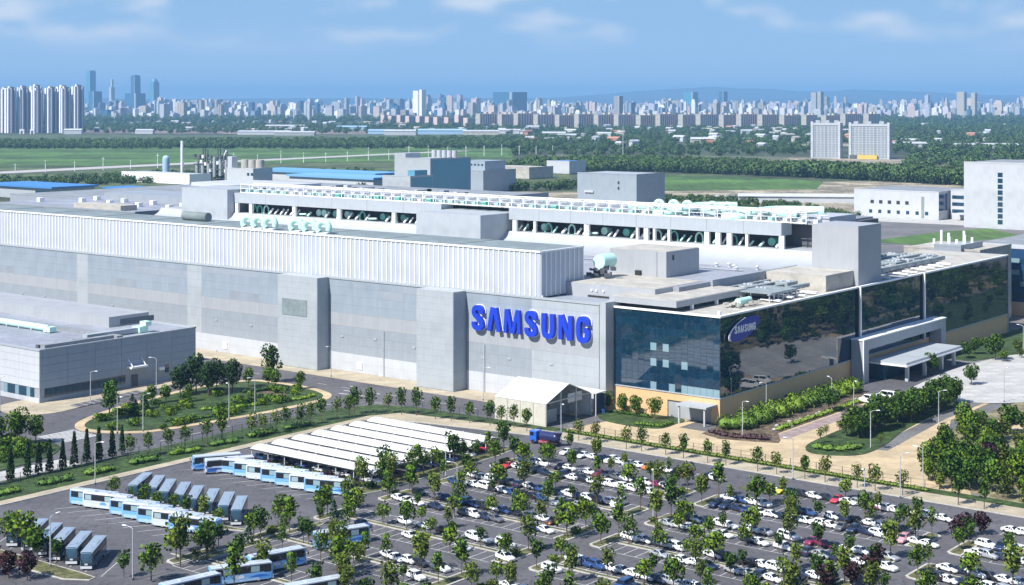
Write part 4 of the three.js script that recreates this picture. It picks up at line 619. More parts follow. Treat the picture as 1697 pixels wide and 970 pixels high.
{
  const R = rng(2024), rowName = (t) => { const r = [[-48.5, 'in the row beside the perimeter road'], [-60.2, 'in the second row from the perimeter road'], [-66, 'in the third row from the perimeter road'], [-77.6, 'in the fourth row from the perimeter road'], [-83.4, 'in the fifth row from the perimeter road'], [-95.1, 'in the sixth row from the perimeter road'], [-100.9, 'in the seventh row from the perimeter road'], [-112.6, 'in the eighth row from the perimeter road'], [-118.8, 'in the ninth row from the perimeter road'], [-130.2, 'in the tenth row from the perimeter road'], [-136, 'in the eleventh row from the perimeter road']]; return r.reduce((a, b) => (Math.abs(b[0] - t) < Math.abs(a[0] - t) ? b : a)); };
  // colour at each stall along a row, from its first stall on; '.' an empty stall, '?' hidden under a tree
  const rows = {
    A: [[-48.5, '.wgww?ww?woww?r.nw'], [-60.2, 'b?w.kw?wmg?w?wmw.'], [-66, 'rwn?n?nwkw?wwwww'], [-77.6, 'w?wk?nwb.?wn?kw?.'], [-83.4, 'b.w?kwbkk?.?ksk.'], [-95.1, 'k.?b.?bkw?k.?wo..'], [-100.9, 'www.n..g?n?...?w'], [-112.6, '.....?.w.k?.w?.w.'], [-118.8, '...?....w...?w...w'], [-130.2, '..........www?.w.'], [-136, '...............w.']],
    B: [[-48.5, 'mwyb?w?rw?mwwnwww'], [-60.2, 'w?ww?.?b?wnkwwk?.'], [-66, 'nnnbwwnw?ww?nnwwpww'], [-77.6, 'nwnw?.?s.?.mmkw?bs'], [-83.4, 'sww..?.nw.?nn?nw?.w'], [-95.1, 'wwn?w..?k?kww?n?n'], [-100.9, '....s.w?n.ssnw?n'], [-112.6, 'wbbwww?n?www?nw'], [-118.8, 'w.....?nw?kw?ww'], [-130.2, '?w?nw?kw?sw'], [-136, 'w?nw?wb?nww']],
    C: [[-48.5, '?w?n?wk'], [-60.2, 'wn?ws?b'], [-66, 'w?nw?sk'], [-77.6, 'wnwk?wn'], [-83.4, 'kwn?ws'], [-95.1, 'wn?s']],
  };
  const start = { A: -13.2, B: 38.1, C: 90 };
  for (const [blk, list] of Object.entries(rows)) for (const [t, str] of list) [...str].forEach((c, i) => {
    if (c === '.') return; let col = c; if (c === '?') { if (R() < 0.16) return; col = 'wwwnnksgb'[Math.floor(R() * 9)]; }
    const kind = R() < 0.52 ? 'sedan' : R() < 0.55 ? 'suv' : R() < 0.75 ? 'hatchback' : 'minivan', s = start[blk] + 2.42 * i + (R() - 0.5) * 0.3;
    car(kind, col, s, t + (R() - 0.5) * 0.5, TH + Math.PI / 2 + (R() < 0.82 ? Math.PI : 0) + (R() - 0.5) * 0.05, rowName(t)[1] + (blk === 'A' ? ' near the coaches' : blk === 'C' ? ' by the grove' : ''));
  });
  // cars under the carports
  for (let r = 0; r < 7; r++) for (let i = 0; i < 14; i++) if ((r === 0 || i > 12) && R() < 0.75) car(R() < 0.6 ? 'sedan' : 'suv', 'wnkrskb'[Math.floor(R() * 7)], -61 + i * 2.62, -93.2 + r * 6.15 - 0.4, TH + Math.PI / 2 + (R() < 0.5 ? Math.PI : 0), 'under the arched carports');
}
// ---------------------------------------------------------------- coaches
const BL = 10.6, BW = 2.5;
function coachParts(o, c) {
  const hs = (y0, y1, w, tw) => [[w * 0.94, y0], [w, y0 + 0.2], [w, 1.35], [tw, y1 - 0.16], [tw * 0.86, y1]];
  mesh('body', loft([[BL / 2, hs(0.5, 3.0, 1.1, 1.02)], [BL / 2 - 0.22, hs(0.4, 3.16, 1.24, 1.16)], [BL / 2 - 0.8, hs(0.36, 3.22, 1.25, 1.19)], [-BL / 2 + 0.3, hs(0.36, 3.22, 1.25, 1.19)], [-BL / 2, hs(0.45, 3.08, 1.18, 1.1)]]), c.body, o);
  mesh('roof', new RoundedBoxGeometry(BL - 0.7, 0.16, 1.85, 2, 0.07).translate(-0.05, 3.24, 0), c.roof, o);
  mesh('air_conditioner', new RoundedBoxGeometry(2.6, 0.12, 1.5, 2, 0.05).translate(-0.8, 3.36, 0), c.roof, o);
  mesh('roof_hatch', new RoundedBoxGeometry(0.8, 0.1, 0.8, 1, 0.04).translate(2.6, 3.35, 0), c.roof, o);
  const ws = box(0.06, 1.45, 2.2, 0, 1.42, 0); ws.rotateZ(0.07); ws.translate(BL / 2 + 0.06, 0, 0); mesh('windscreen', ws, M.carglass, o);
  mesh('rear_window', box(0.05, 0.9, 1.9, -BL / 2 - 0.02, 1.8, 0), M.carglass, o);
  for (const z of [1, -1]) {
    for (let i = 0; i < 6; i++) { const g = box(1.46, 0.98, 0.05, 0, 0, 0); g.rotateX(-z * 0.032); g.translate(BL / 2 - 1.5 - i * 1.55, 1.84, z * 1.25); mesh('window', g, i % 3 === c.light ? c.curtain : M.carglass, o); }
    mesh('skirt', box(BL - 1.2, 0.62, 0.04, -0.1, 0.4, z * 1.262), c.skirt, o); { mesh('cant_rail', box(BL - 0.35, 0.2, 0.3, -0.05, 3.06, z * 1.06), c.rail || c.roof, o); const g = box(BL - 0.9, 1.24, 0.03, -0.1, 0, 0); g.rotateX(-z * 0.05); g.translate(0, 1.76, z * 1.243); mesh('window_band', g, M.black, o); }
    if (c.wave) { const sh = new THREE.Shape(); sh.moveTo(4.9, 0.92); sh.bezierCurveTo(3.6, 1.5, 2.6, 1.5, 1.2, 1.0); sh.bezierCurveTo(0.2, 0.75, -1, 0.9, -1.6, 1.0); sh.lineTo(-1.2, 0.92); sh.lineTo(4.9, 0.92); const g = new THREE.ExtrudeGeometry(sh, { depth: 0.03, bevelEnabled: false }); g.translate(0, 0, z > 0 ? 1.262 : -1.292); mesh('livery_wave', g, c.wave, o); const e = new THREE.CircleGeometry(0.52, 18); if (z < 0) e.rotateY(Math.PI); e.scale(1.5, 0.8, 1); e.translate(-0.4, 1.2, z * 1.275); mesh('livery_oval', e, c.wave2, o); }
    if (c.wave) mesh('nose_panel', box(2.1, 0.95, 0.035, BL / 2 - 1.42, 0.46, z * 1.266), c.front, o);
    { const g = box(1.15, 1.25, 0.04, 0, 0, 0); g.rotateX(-z * 0.045); g.translate(BL / 2 - 0.9, 1.62, z * 1.256); mesh('cab_window', g, M.carglass, o); }
    const mr = mesh('mirror', box(0.16, 0.5, 0.24, BL / 2 + 0.28, 2.0, z * 1.42), M.black, o); mesh('mirror_arm', bar([BL / 2 + 0.28, 2.5, z * 1.42], [BL / 2 - 0.1, 2.8, z * 1.15], 0.035, 4), M.black, mr);
    mesh('headlight', box(0.06, 0.2, 0.5, BL / 2 + 0.0, 0.72, z * 0.75), M.lampglass, o);
    const wg = new THREE.CylinderGeometry(0.5, 0.5, 0.3, 16); wg.rotateX(Math.PI / 2);
    for (const x of [BL / 2 - 2.5, -BL / 2 + 2.4]) { const w = mesh('wheel', wg, M.tyre, o); w.position.set(x, 0.5, z * 1.13); const hub = new THREE.CylinderGeometry(0.24, 0.24, 0.33, 12); hub.rotateX(Math.PI / 2); mesh('hub', hub, M.steel, w); }
  }
  mesh('bumper', box(0.14, 0.46, 2.3, BL / 2 + 0.0, 0.34, 0), c.bumper, o);
  mesh('front_panel', box(0.05, 0.62, 2.1, BL / 2 + 0.03, 0.76, 0), c.front, o);
  mesh('front_badge', box(0.06, 0.3, 0.6, BL / 2 + 0.04, 0.98, c.wave ? 0.5 : 0), c.badge, o);
}
const bp = (r, g, b) => new THREE.MeshPhysicalMaterial({ color: C3(r, g, b), roughness: 0.35, clearcoat: 1, clearcoatRoughness: 0.06 });
const LIV = {
  blue: { body: bp(0.17, 0.40, 0.70), roof: bp(0.50, 0.56, 0.62), skirt: bp(0.36, 0.56, 0.80), band: M.carglass, wave: bp(0.03, 0.16, 0.55), wave2: bp(0.72, 0.72, 0.78), front: bp(0.10, 0.32, 0.70), bumper: bp(0.62, 0.68, 0.78), rail: bp(0.66, 0.69, 0.73), badge: bp(0.02, 0.07, 0.30), curtain: bp(0.25, 0.38, 0.42), light: 1 },
  white: { body: bp(0.54, 0.60, 0.68), roof: bp(0.52, 0.56, 0.61), skirt: bp(0.60, 0.66, 0.76), wave: bp(0.02, 0.08, 0.34), wave2: bp(0.12, 0.34, 0.70), front: bp(0.03, 0.14, 0.46), bumper: bp(0.70, 0.72, 0.76), rail: bp(0.80, 0.81, 0.83), badge: bp(0.60, 0.66, 0.74), curtain: bp(0.30, 0.42, 0.46), light: 2 },
  dark: { body: bp(0.035, 0.085, 0.14), roof: bp(0.30, 0.36, 0.42), skirt: bp(0.04, 0.10, 0.20), front: bp(0.015, 0.03, 0.045), bumper: bp(0.62, 0.64, 0.68), badge: bp(0.55, 0.58, 0.62), curtain: M.carglass, light: 1 },
};
const protoBus = {};
function coach(liv, s, t, ds, dt, label, group) {       // (ds, dt): where the nose points
  const turn = TH + Math.atan2(dt, ds), pos = P(s, t, 0.006);
  if (protoBus[liv]) return copy(protoBus[liv], pos, turn, label, group);
  protoBus[liv] = thing('coach', label, 'coach', pos, turn, group); coachParts(protoBus[liv], LIV[liv]); protoBus[liv].scale.set(0.98, 0.94, liv === 'dark' ? 0.84 : 0.78); return protoBus[liv];
}
const GB = 'coaches parked in slanted bays';
{
  const R = rng(91);
  for (let i = 0; i < 9; i++) coach(i % 3 === 1 ? 'white' : 'blue', [-64.4, -60, -55.9, -51.6, -47.5, -43.4, -39, -34.6, -30.4][i] + 2.8, -110 + 4.4 + (R() - 0.5) * 0.5, -0.54, -0.84, i % 3 === 1 ? 'white coach with navy wave in the bay row beside the carports' : 'light blue and white coach in the bay row beside the carports', GB);
  for (let i = 0; i < 8; i++) coach('dark', -59.9 + i * 4.22 + 2.6, -125 - 4.0 + (R() - 0.5) * 0.7, 0.57, -0.82, 'dark coach with grey roof in the row backing onto the light blue coaches', GB);
  for (let i = 0; i < 7; i++) coach(i % 4 === 1 ? 'white' : 'blue', [-59, -55.2, -46.9, -42.9, -38.2, -34.1, -29.3][i] + 2.5, -145.2 + 4.5 + (R() - 0.5) * 0.5, -0.5, -0.866, i % 4 === 1 ? 'white coach with navy wave in the row facing the dark coaches by the grass strip' : 'light blue and white coach in the row facing the dark coaches by the grass strip', GB);
  for (let i = 0; i < 6; i++) coach('dark', -23.8 - i * 4.3 - 3, -167.5 + 4.5 + (R() - 0.5) * 0.5, 0.6, -0.8, 'dark blue coach nosed up to the grass strip', GB);
  const GO = 'coaches standing across the car stalls';
  coach('blue', 1.0, -165.2, -1, 0.04, 'light blue coach with roof rack standing beside two leafy trees', GO);
  coach('blue', 1.6, -155.2, -1, -0.25, 'light blue coach parked behind another coach near the crossing island', GO);
  coach('blue', 17.4, -153.4, -1, -0.12, 'bright coach beside a clump of shrubs at the lower stalls', GO);
  coach('blue', -0.3, -129.9, -1, -0.12, 'light blue coach half hidden behind a tree at the median', GO);
  coach('blue', 0.9, -146.7, -1, -0.05, 'light blue coach showing its tail beside the empty stalls', GO);
  coach('dark', -47, -178, 1, 0.3, 'dark coach below the grass strip', GO);
  // vans on the brick drive
  const vp = carGeo.minivan;
  for (const [s, t, l] of [[17.4, 46.4, 'white minibus on the brick drive, the one nearer the sandy forecourt'], [18.6, 54.2, 'white minibus on the brick drive, the one nearer the canopy']]) { const o = thing('minibus', l, 'minibus', P(s, t, 0.035), TH + Math.PI * 0.94, 'minibuses on the drive'); o.scale.set(1.25, 1.35, 1.12); mesh('body', vp.body, paints.w, o); mesh('windscreen', vp.screen, M.carglass, o); mesh('rear_window', vp.rear, M.carglass, o); mesh('side_window', vp.l, M.carglass, o); mesh('side_window', vp.r, M.carglass, o); for (const x of [1.5, -1.5]) for (const z of [0.8, -0.8]) mesh('wheel', vp.wheel, M.tyre, o).position.set(x, 0.35, z); for (const z of [0.56, -0.56]) mesh('headlight', vp.head, M.lampglass, o).position.z = z; }
  // lorry by the kerb
  const o = thing('tank_lorry', 'blue lorry with dark tank body standing on the perimeter road', 'lorry', P(-20, -43.6, 0.006), TH + Math.PI), cab = bp(0.02, 0.12, 0.55), tk = bp(0.015, 0.02, 0.09);
  mesh('cab', new RoundedBoxGeometry(2, 2.5, 2.3, 2, 0.2).translate(3, 1.75, 0), cab, o); mesh('windscreen', box(0.06, 0.9, 2, 4, 1.9, 0), M.carglass, o); for (const z of [1.16, -1.16]) mesh('side_window', box(1, 0.8, 0.05, 3.2, 1.9, z), M.carglass, o);
  const tg = new THREE.CapsuleGeometry(1.15, 3.6, 6, 16); tg.rotateZ(Math.PI / 2); tg.translate(-1, 1.95, 0); mesh('tank', tg, tk, o); mesh('chassis', box(7.4, 0.3, 1.6, 0, 0.6, 0), M.black, o); mesh('hopper', cyl(0.8, 1.1, 0.9, -3.4, 2.4, 0, 12), tk, o); mesh('side_guard', box(2.6, 0.5, 2.2, 0, 0.5, 0), bp(0.45, 0.12, 0.16), o);
  const wg = new THREE.CylinderGeometry(0.52, 0.52, 0.34, 14); wg.rotateX(Math.PI / 2); for (const x of [2.9, -1.4, -2.6]) for (const z of [1, -1]) mesh('wheel', wg, M.tyre, o).position.set(x, 0.52, z);
}
// ---------------------------------------------------------------- plants
// leaf sprays: small four-sided faces scattered over uneven lobes; each keeps its own tint
function leaves(seed, lobes, per, leaf, col, vary = 0.35) {
  const R = rng(seed), pos = [], nor = [], clr = [];
  const q = new THREE.Quaternion(), e = new THREE.Euler(), a = new THREE.Vector3(), n = new THREE.Vector3(), o = new THREE.Vector3();
  for (const [cx, cy, cz, rx, ry, rz] of lobes) {
    const cnt = Math.round(per * 0.74 * Math.max(0.35, rx * ry));
    for (let i = 0; i < cnt; i++) {
      const u = R() * 2 - 1, f = R() * Math.PI * 2, w = Math.sqrt(1 - u * u), k = 0.55 + 0.5 * Math.cbrt(R());
      o.set(w * Math.cos(f), u, w * Math.sin(f)); const px = cx + o.x * rx * k, py = cy + o.y * ry * k, pz = cz + o.z * rz * k;
      e.set(R() * 6.3, R() * 6.3, R() * 6.3); q.setFromEuler(e); const L = leaf * (0.6 + 0.8 * R()), wd = L * (0.55 + 0.3 * R());
      const v = [[-L / 2, 0], [0, -wd / 2], [L / 2, 0], [0, wd / 2]].map(([x, y]) => a.set(x, y, 0).applyQuaternion(q).clone());
      n.set(0, 0, 1).applyQuaternion(q); if (n.dot(o) < 0) n.negate(); n.multiplyScalar(0.45).addScaledVector(o, 0.75).normalize();
      const t = 1 - vary / 2 + vary * R(), y = (R() - 0.5) * 0.3;
      for (const k2 of [0, 1, 2, 0, 2, 3]) { pos.push(px + v[k2].x, py + v[k2].y, pz + v[k2].z); nor.push(n.x, n.y, n.z); clr.push(col[0] * t * (1 + y), col[1] * t, col[2] * t * (1 - y * 0.5)); }
    }
  }
  const g = new THREE.BufferGeometry(); g.setAttribute('position', new THREE.Float32BufferAttribute(pos, 3)); g.setAttribute('normal', new THREE.Float32BufferAttribute(nor, 3)); g.setAttribute('color', new THREE.Float32BufferAttribute(clr, 3)); return g;
}
const LEAF = new THREE.MeshPhysicalMaterial({ vertexColors: true, roughness: 0.95, specularIntensity: 0.12, transmission: 0.35, thickness: 0, side: THREE.DoubleSide });
function lobesFor(R, H, rad, n, base) { const l = []; for (let i = 0; i < n; i++) { const a = i * 2.4 + R() * 0.9, y = base + (H - base) * (0.18 + 0.72 * ((i + R()) / n)), fall = Math.sin(Math.PI * Math.min(1, Math.max(0.12, (y - base) / (H - base) * 0.86 + 0.08))), r = rad * 0.62 * fall * Math.sqrt(R()); const s = rad * (0.24 + 0.34 * R()); l.push([Math.cos(a) * r, y, Math.sin(a) * r, s, s * (0.7 + 0.25 * R()), s]); } l.push([0, base + (H - base) * 0.5, 0, rad * 0.5, (H - base) * 0.36, rad * 0.5]); return l; }
function trunkGeo(R, H, r, base) { const l = [cyl(r, r * 0.62, base + 0.5, 0, 0, 0, 7)]; for (let i = 0; i < 4; i++) { const a = i * 1.7 + R(), k = 0.3 + 0.25 * R(); l.push(bar([0, base * 0.86, 0], [Math.cos(a) * k * (H - base), base + (H - base) * (0.4 + 0.2 * R()), Math.sin(a) * k * (H - base)], r * 0.38, 5)); } return join(l); }
const GREENS = { mid: [0.160, 0.280, 0.030], fresh: [0.225, 0.355, 0.030], deep: [0.100, 0.205, 0.028], olive: [0.195, 0.265, 0.040], purple: [0.085, 0.038, 0.046], blue: [0.06, 0.13, 0.065], dark: [0.056, 0.118, 0.038] };
const TREES = {};
function treeKind(key, H, rad, n, base, per, leaf, col, tr) { const R = rng(key.length * 97 + H * 31 + rad * 7 + n); TREES[key] = { crown: leaves(n * 13 + Math.round(H * 10), lobesFor(R, H, rad, n, base), per, leaf, GREENS[col]), trunk: trunkGeo(R, H, tr, base), H }; }
treeKind('lotA', 5.2, 1.9, 9, 1.7, 92, 0.46, 'mid', 0.10); treeKind('lotB', 4.6, 1.6, 8, 1.5, 95, 0.44, 'deep', 0.09); treeKind('lotC', 5.8, 1.75, 10, 2.0, 92, 0.46, 'olive', 0.10); treeKind('lotD', 4.4, 1.9, 8, 1.4, 95, 0.46, 'fresh', 0.09); treeKind('lotE', 5.0, 1.4, 8, 1.8, 90, 0.42, 'mid', 0.08);
treeKind('strA', 6.4, 2.0, 10, 2.2, 85, 0.5, 'mid', 0.12); treeKind('strB', 6.9, 1.8, 10, 2.4, 80, 0.48, 'deep', 0.12); treeKind('strC', 5.6, 1.8, 8, 2.2, 62, 0.48, 'olive', 0.11);
treeKind('bigA', 9.5, 3.3, 14, 2.6, 66, 0.62, 'deep', 0.2); treeKind('bigB', 8.4, 3.2, 13, 2.2, 66, 0.62, 'mid', 0.18); treeKind('bigC', 9, 3.6, 14, 2.4, 62, 0.66, 'dark', 0.2);
treeKind('groveA', 7.2, 3.2, 12, 1.6, 58, 0.66, 'mid', 0.16); treeKind('groveB', 6.4, 3.0, 12, 1.3, 60, 0.66, 'fresh', 0.15); treeKind('groveC', 8, 3.2, 12, 2, 58, 0.66, 'deep', 0.17); treeKind('groveD', 5.4, 2.6, 10, 1.0, 62, 0.6, 'olive', 0.12);
treeKind('plum', 3.6, 1.9, 9, 0.7, 95, 0.44, 'purple', 0.1);
{ const l = []; for (let i = 0; i < 9; i++) { const u = i / 8; l.push([0, 0.7 + u * 4.2, 0, 0.62 * (1 - u * 0.82) + 0.06, 0.5, 0.62 * (1 - u * 0.82) + 0.06]); } TREES.cypress = { crown: leaves(51, l, 330, 0.34, GREENS.dark), trunk: cyl(0.09, 0.06, 1, 0, 0, 0, 6), H: 5 }; }
{ const l = []; for (let i = 0; i < 8; i++) { const u = i / 7; l.push([0, 0.5 + u * 3.0, 0, 1.3 * (1 - u * 0.9) + 0.08, 0.42, 1.3 * (1 - u * 0.9) + 0.08]); } TREES.conifer = { crown: leaves(53, l, 130, 0.36, GREENS.blue), trunk: cyl(0.1, 0.05, 1, 0, 0, 0, 6), H: 3.6 }; }
{ const R = rng(59), l = []; for (let i = 0; i < 6; i++) l.push([(R() - 0.5) * 1.6, 0.45 + R() * 0.35, (R() - 0.5) * 1.6, 0.6 + R() * 0.3, 0.5, 0.6 + R() * 0.3]); for (const [k, c] of [['shrubA', 'mid'], ['shrubB', 'fresh'], ['shrubC', 'deep'], ['shrubD', 'olive'], ['shrubP', 'purple']]) TREES[k] = { crown: leaves(61 + k.length + c.length, l, 130, 0.36, GREENS[c]), trunk: null, H: 1.2 }; }
const protoTree = {}, RT = rng(404);
function tree(key, name, label, cat, group, s, t, k = 1, y = 0.1, world = false) {
  const pos = world ? new THREE.Vector3(s, y, t) : P(s, t, y), turn = RT() * 6.28, id = name + key;
  let o;
  if (protoTree[id]) o = copy(protoTree[id], pos, turn, label, group);
  else { const T0 = TREES[key]; if (T0.trunk) { o = thing(name, label, cat, pos, turn, group); mesh('trunk', T0.trunk, M.bark, o); mesh('crown', T0.crown, LEAF, o); } else { o = mesh(name, T0.crown, LEAF); o.position.copy(pos); o.rotation.y = turn; tag(o, label, cat, group); } protoTree[id] = o; }
  const q = k * (0.9 + 0.2 * RT()); o.scale.set(q * (0.92 + 0.16 * RT()), q, q * (0.92 + 0.16 * RT())); return o;
}
// trees of the car park
{
  const R = rng(71), keys = ['lotA', 'lotB', 'lotC', 'lotD', 'lotE'], hue = { lotA: 'mid green', lotB: 'dark green', lotC: 'olive green', lotD: 'bright green', lotE: 'slender green' };
  const med = (t) => { if (t > -56) return 'beside the perimeter road'; let b = 0; MED.forEach((m, i) => { if (Math.abs(m - t) < Math.abs(MED[b] - t)) b = i; }); return `on the ${['first', 'second', 'third', 'fourth', 'fifth', 'sixth'][b]} planted median from the perimeter road`; };
  const put = (s, t, k = 1) => { const key = keys[Math.floor(R() * 5)]; tree(key, 'car_park_tree', s < -20 ? `small ${hue[key]} tree beside the coaches or carports` : `small ${hue[key]} tree ${med(t)}${s > 31 ? ', grove side' : ''}`, 'tree', 'small trees of the car park', s, t, k * (0.74 + 0.5 * R()), 0.15); };
  for (const [s0, s1] of BLOCKS.slice(0, 2)) for (const m of MED) {
    for (let s = s0 + 2 + R() * 2; s < s1 - 1; s += 4.9 + R() * 3.2) if (m > -145 || s < 40) put(s, m + (R() - 0.5) * 0.5);
    for (const e of [s0 - 1.5, s1 + 1.5]) { put(e, m + 2.6 + R(), 1.1); put(e + (R() - 0.5), m - 2.6 - R(), 1.1); if (R() < 0.5) tree('shrubB', 'median_shrub', 'low bright shrub at the end of a planted median', 'shrub', 'shrubs on the planted medians', e + (R() - 0.5), m + (R() - 0.5) * 3, 0.9, 0.15); if (R() < 0.6) tree('shrubD', 'median_shrub', 'low olive shrub at the end of a planted median', 'shrub', 'shrubs on the planted medians', e + (R() - 0.5), m + (R() - 0.5) * 5, 0.8, 0.15); }
    for (let s = s0 + 4 + R() * 5; s < s1 - 2; s += 6 + R() * 5) if (m > -140) put(s, m + (R() < 0.5 ? 5.6 : -5.6), 0.82);
  }
  for (const m of MED.slice(0, 4)) for (const [s, d] of [[87, 2], [87, -2.5], [95, 0], [102, 0.2]]) put(s, m + d);
  for (let s = -12; s < 78; s += 6 + R() * 6) if (s < 24 || s > 40) put(s, -45.2 - (R() < 0.5 ? 6 : 0), 0.8);
  for (const [s, t] of [[-23.6, -100], [-22.6, -95.5], [-23.8, -91], [-22.4, -86.5], [-23.4, -82], [-23.6, -77.5], [-22.8, -73], [-23.4, -69], [-23.2, -65], [-23.8, -60], [-23, -55.4], [-26.6, -98], [-27.2, -90], [-26.8, -80]]) put(s, t, 1.25);
  for (const [s, t, k] of [[-15.4, -165.5, 1.3], [-10.1, -164.1, 1.3], [-19.7, -150.2, 0.95], [-15.8, -144.8, 1.25], [-13.3, -137.2, 1.1], [-12.9, -130.5, 1.1], [-16.2, -117.6, 0.95], [-11.8, -116.8, 0.9], [-16.1, -100.5, 0.95], [-12.8, -122.9, 1], [9, -136.5, 1.1], [-14.8, -149.8, 1.1], [-12.6, -156, 1.3], [3.6, -133.4, 1.15], [-6.5, -133.2, 1.1], [6, -160.5, 1.5], [2, -150.8, 1.1], [10.5, -142, 1.2], [13, -144, 1.2], [16.5, -146.5, 1.2]]) put(s, t, k);
  for (let i = 0; i < 8; i++) put(-58 + i * 4.4 + R(), -135.1, 0.82);
  for (const [s, t, k] of [[-40.6, -167.4, 1.25], [-36, -168.6, 1.35], [-46, -166.8, 1.3], [-30.6, -167.8, 1.2], [-33.4, -169.6, 1.15]]) put(s, t, k);
  for (const [s, t] of [[-14.4, -147.5], [-13.6, -139.8], [-13.4, -118.6]]) tree('conifer', 'small_conifer', 'small dark conical conifer on the crossing island', 'conifer', 'conifers on the crossing island', s, t, 1, 0.15);
  for (let i = 0; i < 34; i++) tree(['shrubA', 'shrubC', 'shrubD', 'shrubP'][Math.floor(R() * 4)], 'carport_shrub', 'low shrub between the carports and the coaches', 'shrub', 'shrubs between the carports and the coaches', -61 + i * 1.1, -97.6 + (R() - 0.5), 0.7 + R() * 0.5, 0.05);
  for (const [s, t, k] of [[78, -98, 1.1], [79.5, -101, 1.2], [81, -95, 1.1], [82.5, -91, 1.2], [84.5, -56, 1.2], [86, -53, 1.2], [84, -59, 1.1], [80, -84, 1.1], [-27, -176, 1.2], [-30, -177.5, 1.3], [-34, -178, 1.2]]) tree('plum', 'purple_plum_tree', 'purple leaved shrub tree at the edge of the car park', 'tree', 'purple leaved trees', s, t, k, 0.05);
}
// street trees along the fence
{
  const R = rng(72), K = ['strA', 'strB', 'strC'];
  for (const [s, t] of [[-82.5, -112.1], [-82, -107.6], [-81.8, -102.2], [-81, -98], [-81.5, -91.2], [-80.6, -87.6], [-77.6, -81.1], [-78.2, -77], [-77, -74], [-78.4, -69.5], [-76.8, -66], [-77.4, -62.2], [-78.8, -57.4], [-77.2, -53.4], [-76, -50.4], [-77.8, -46.6], [-75.2, -43.9], [-72, -40.6], [-68.3, -39.6], [-64.9, -37.9], [-58.2, -38.3], [-54, -37.2], [-48.6, -36.6], [-43, -35.6], [-40.2, -34.8], [-36.6, -34.4], [-31.9, -35.4]]) tree(K[Math.floor(R() * 3)], 'fence_tree', 'broad leaved tree along the dark boundary fence', 'tree', 'trees along the boundary fence', s, t, 0.92, 0.13);
  for (const [s, t] of [[-16.4, -35.8], [-11.9, -35.5], [-2.9, -36.2], [1.1, -36], [7.3, -35.7], [12.1, -36], [18.4, -36.2], [22.8, -36], [30.7, -36.2], [35.1, -36], [41.7, -36], [46.3, -36], [53.5, -36], [57.5, -36.2], [63.3, -36], [74.9, -36.2], [80, -36], [88, -36]]) tree(K[Math.floor(R() * 3)], 'street_tree', 'young tree in the pavement beside the sandy forecourt', 'tree', 'young trees in the forecourt pavement', s, t, 0.86, 0.13);
  for (const [s, t] of [[-30, -4.6], [-25.3, -4.8], [-21.1, -5], [-15.4, -5.2]]) tree('bigB', 'office_tree', 'round dark tree on the lawn before the orange wall', 'tree', 'trees on the office lawn', s, t, 0.62, 0.15);
  for (const [s, t] of [[-85.8, -143.5], [-86.2, -139.6], [-86.6, -135.3], [-86.2, -132.8], [-86.4, -130], [-86, -127], [-86.4, -123.8], [-86.8, -120.3], [-87, -117], [-86.8, -113.6], [-88, -110], [-86, -147], [-86, -151]]) tree('cypress', 'cypress', 'tall narrow dark cypress along the fence verge', 'cypress', 'cypresses along the verge', s, t, 1.15 + R() * 0.25, 0.1);
}
// island planting
{
  const R = rng(73), B = (key, label, s, t, k) => tree(key, 'island_tree', label, 'tree', 'trees of the road island', s, t, k, 0.17);
  B('bigA', 'large lone tree near the zebra crossing end of the road island', -120.8, -88.6, 1.08); B('bigA', 'large upright tree by the factory end of the road island', -126.4, -29.5, 1.02);
  for (const [s, t, k] of [[-125.3, -53.2, 1], [-131, -52.6, 1.08], [-123.5, -46.4, 1.02], [-131.5, -57.6, 0.86], [-128, -48, 0.95]]) B('bigC', 'dark bushy tree in the clump at the middle of the road island', s, t, k);
  for (const [s, t, k] of [[-126.3, -38.2, 0.7], [-122.3, -34.4, 0.72], [-113.2, -31.4, 0.66], [-119, -35, 0.7], [-127, -66, 0.62], [-127.5, -70.5, 0.7], [-123, -62, 0.66], [-124.5, -75, 0.6]]) B('groveA', 'round mid green small tree on the road island', s, t, k);
  for (const [s, t] of [[-119.5, -81.6], [-123.7, -79.4], [-121, -77.6]]) tree('conifer', 'island_conifer', 'small blue green conifer on the road island', 'conifer', 'conifers of the road island', s, t, 1.1, 0.17);
  for (let i = 0; i < 46; i++) { const t = -95 + R() * 62, s = -127 + R() * 26 + (t < -80 ? 2 : 0); tree(['shrubA', 'shrubB', 'shrubC'][i % 3], 'island_shrub', 'low rounded shrub on the lawn of the road island', 'shrub', 'shrubs of the road island', s, t, 0.9 + R() * 0.8, 0.17); }
  for (const [s, t, k, key] of [[-114.4, -119, 0.9, 'bigB'], [-112.5, -115.4, 0.8, 'bigB'], [-118, -122, 0.9, 'groveA'], [-124, -124, 0.9, 'groveC']]) tree(key, 'garden_tree', 'leafy tree in the garden beside the zebra crossing', 'tree', 'trees of the lower garden', s, t, k, 0.15);
  for (let i = 0; i < 60; i++) tree(['shrubA', 'shrubC', 'shrubC'][i % 3], 'garden_shrub', 'dense green shrub in the garden beside the cypress row', 'shrub', 'shrubs of the lower garden', -101 - R() * 22, -119 - R() * 34, 1.2 + R(), 0.15);
  for (const [s, t, k] of [[6, 30, 0.7], [5, 96, 0.8], [20, 88, 0.7], [10, 132, 0.9]]) tree('groveC', 'canopy_tree', 'tall dark tree beside the drop-off canopy', 'tree', 'trees beside the drop-off canopy', s + 8, t, k, 0.1);
}
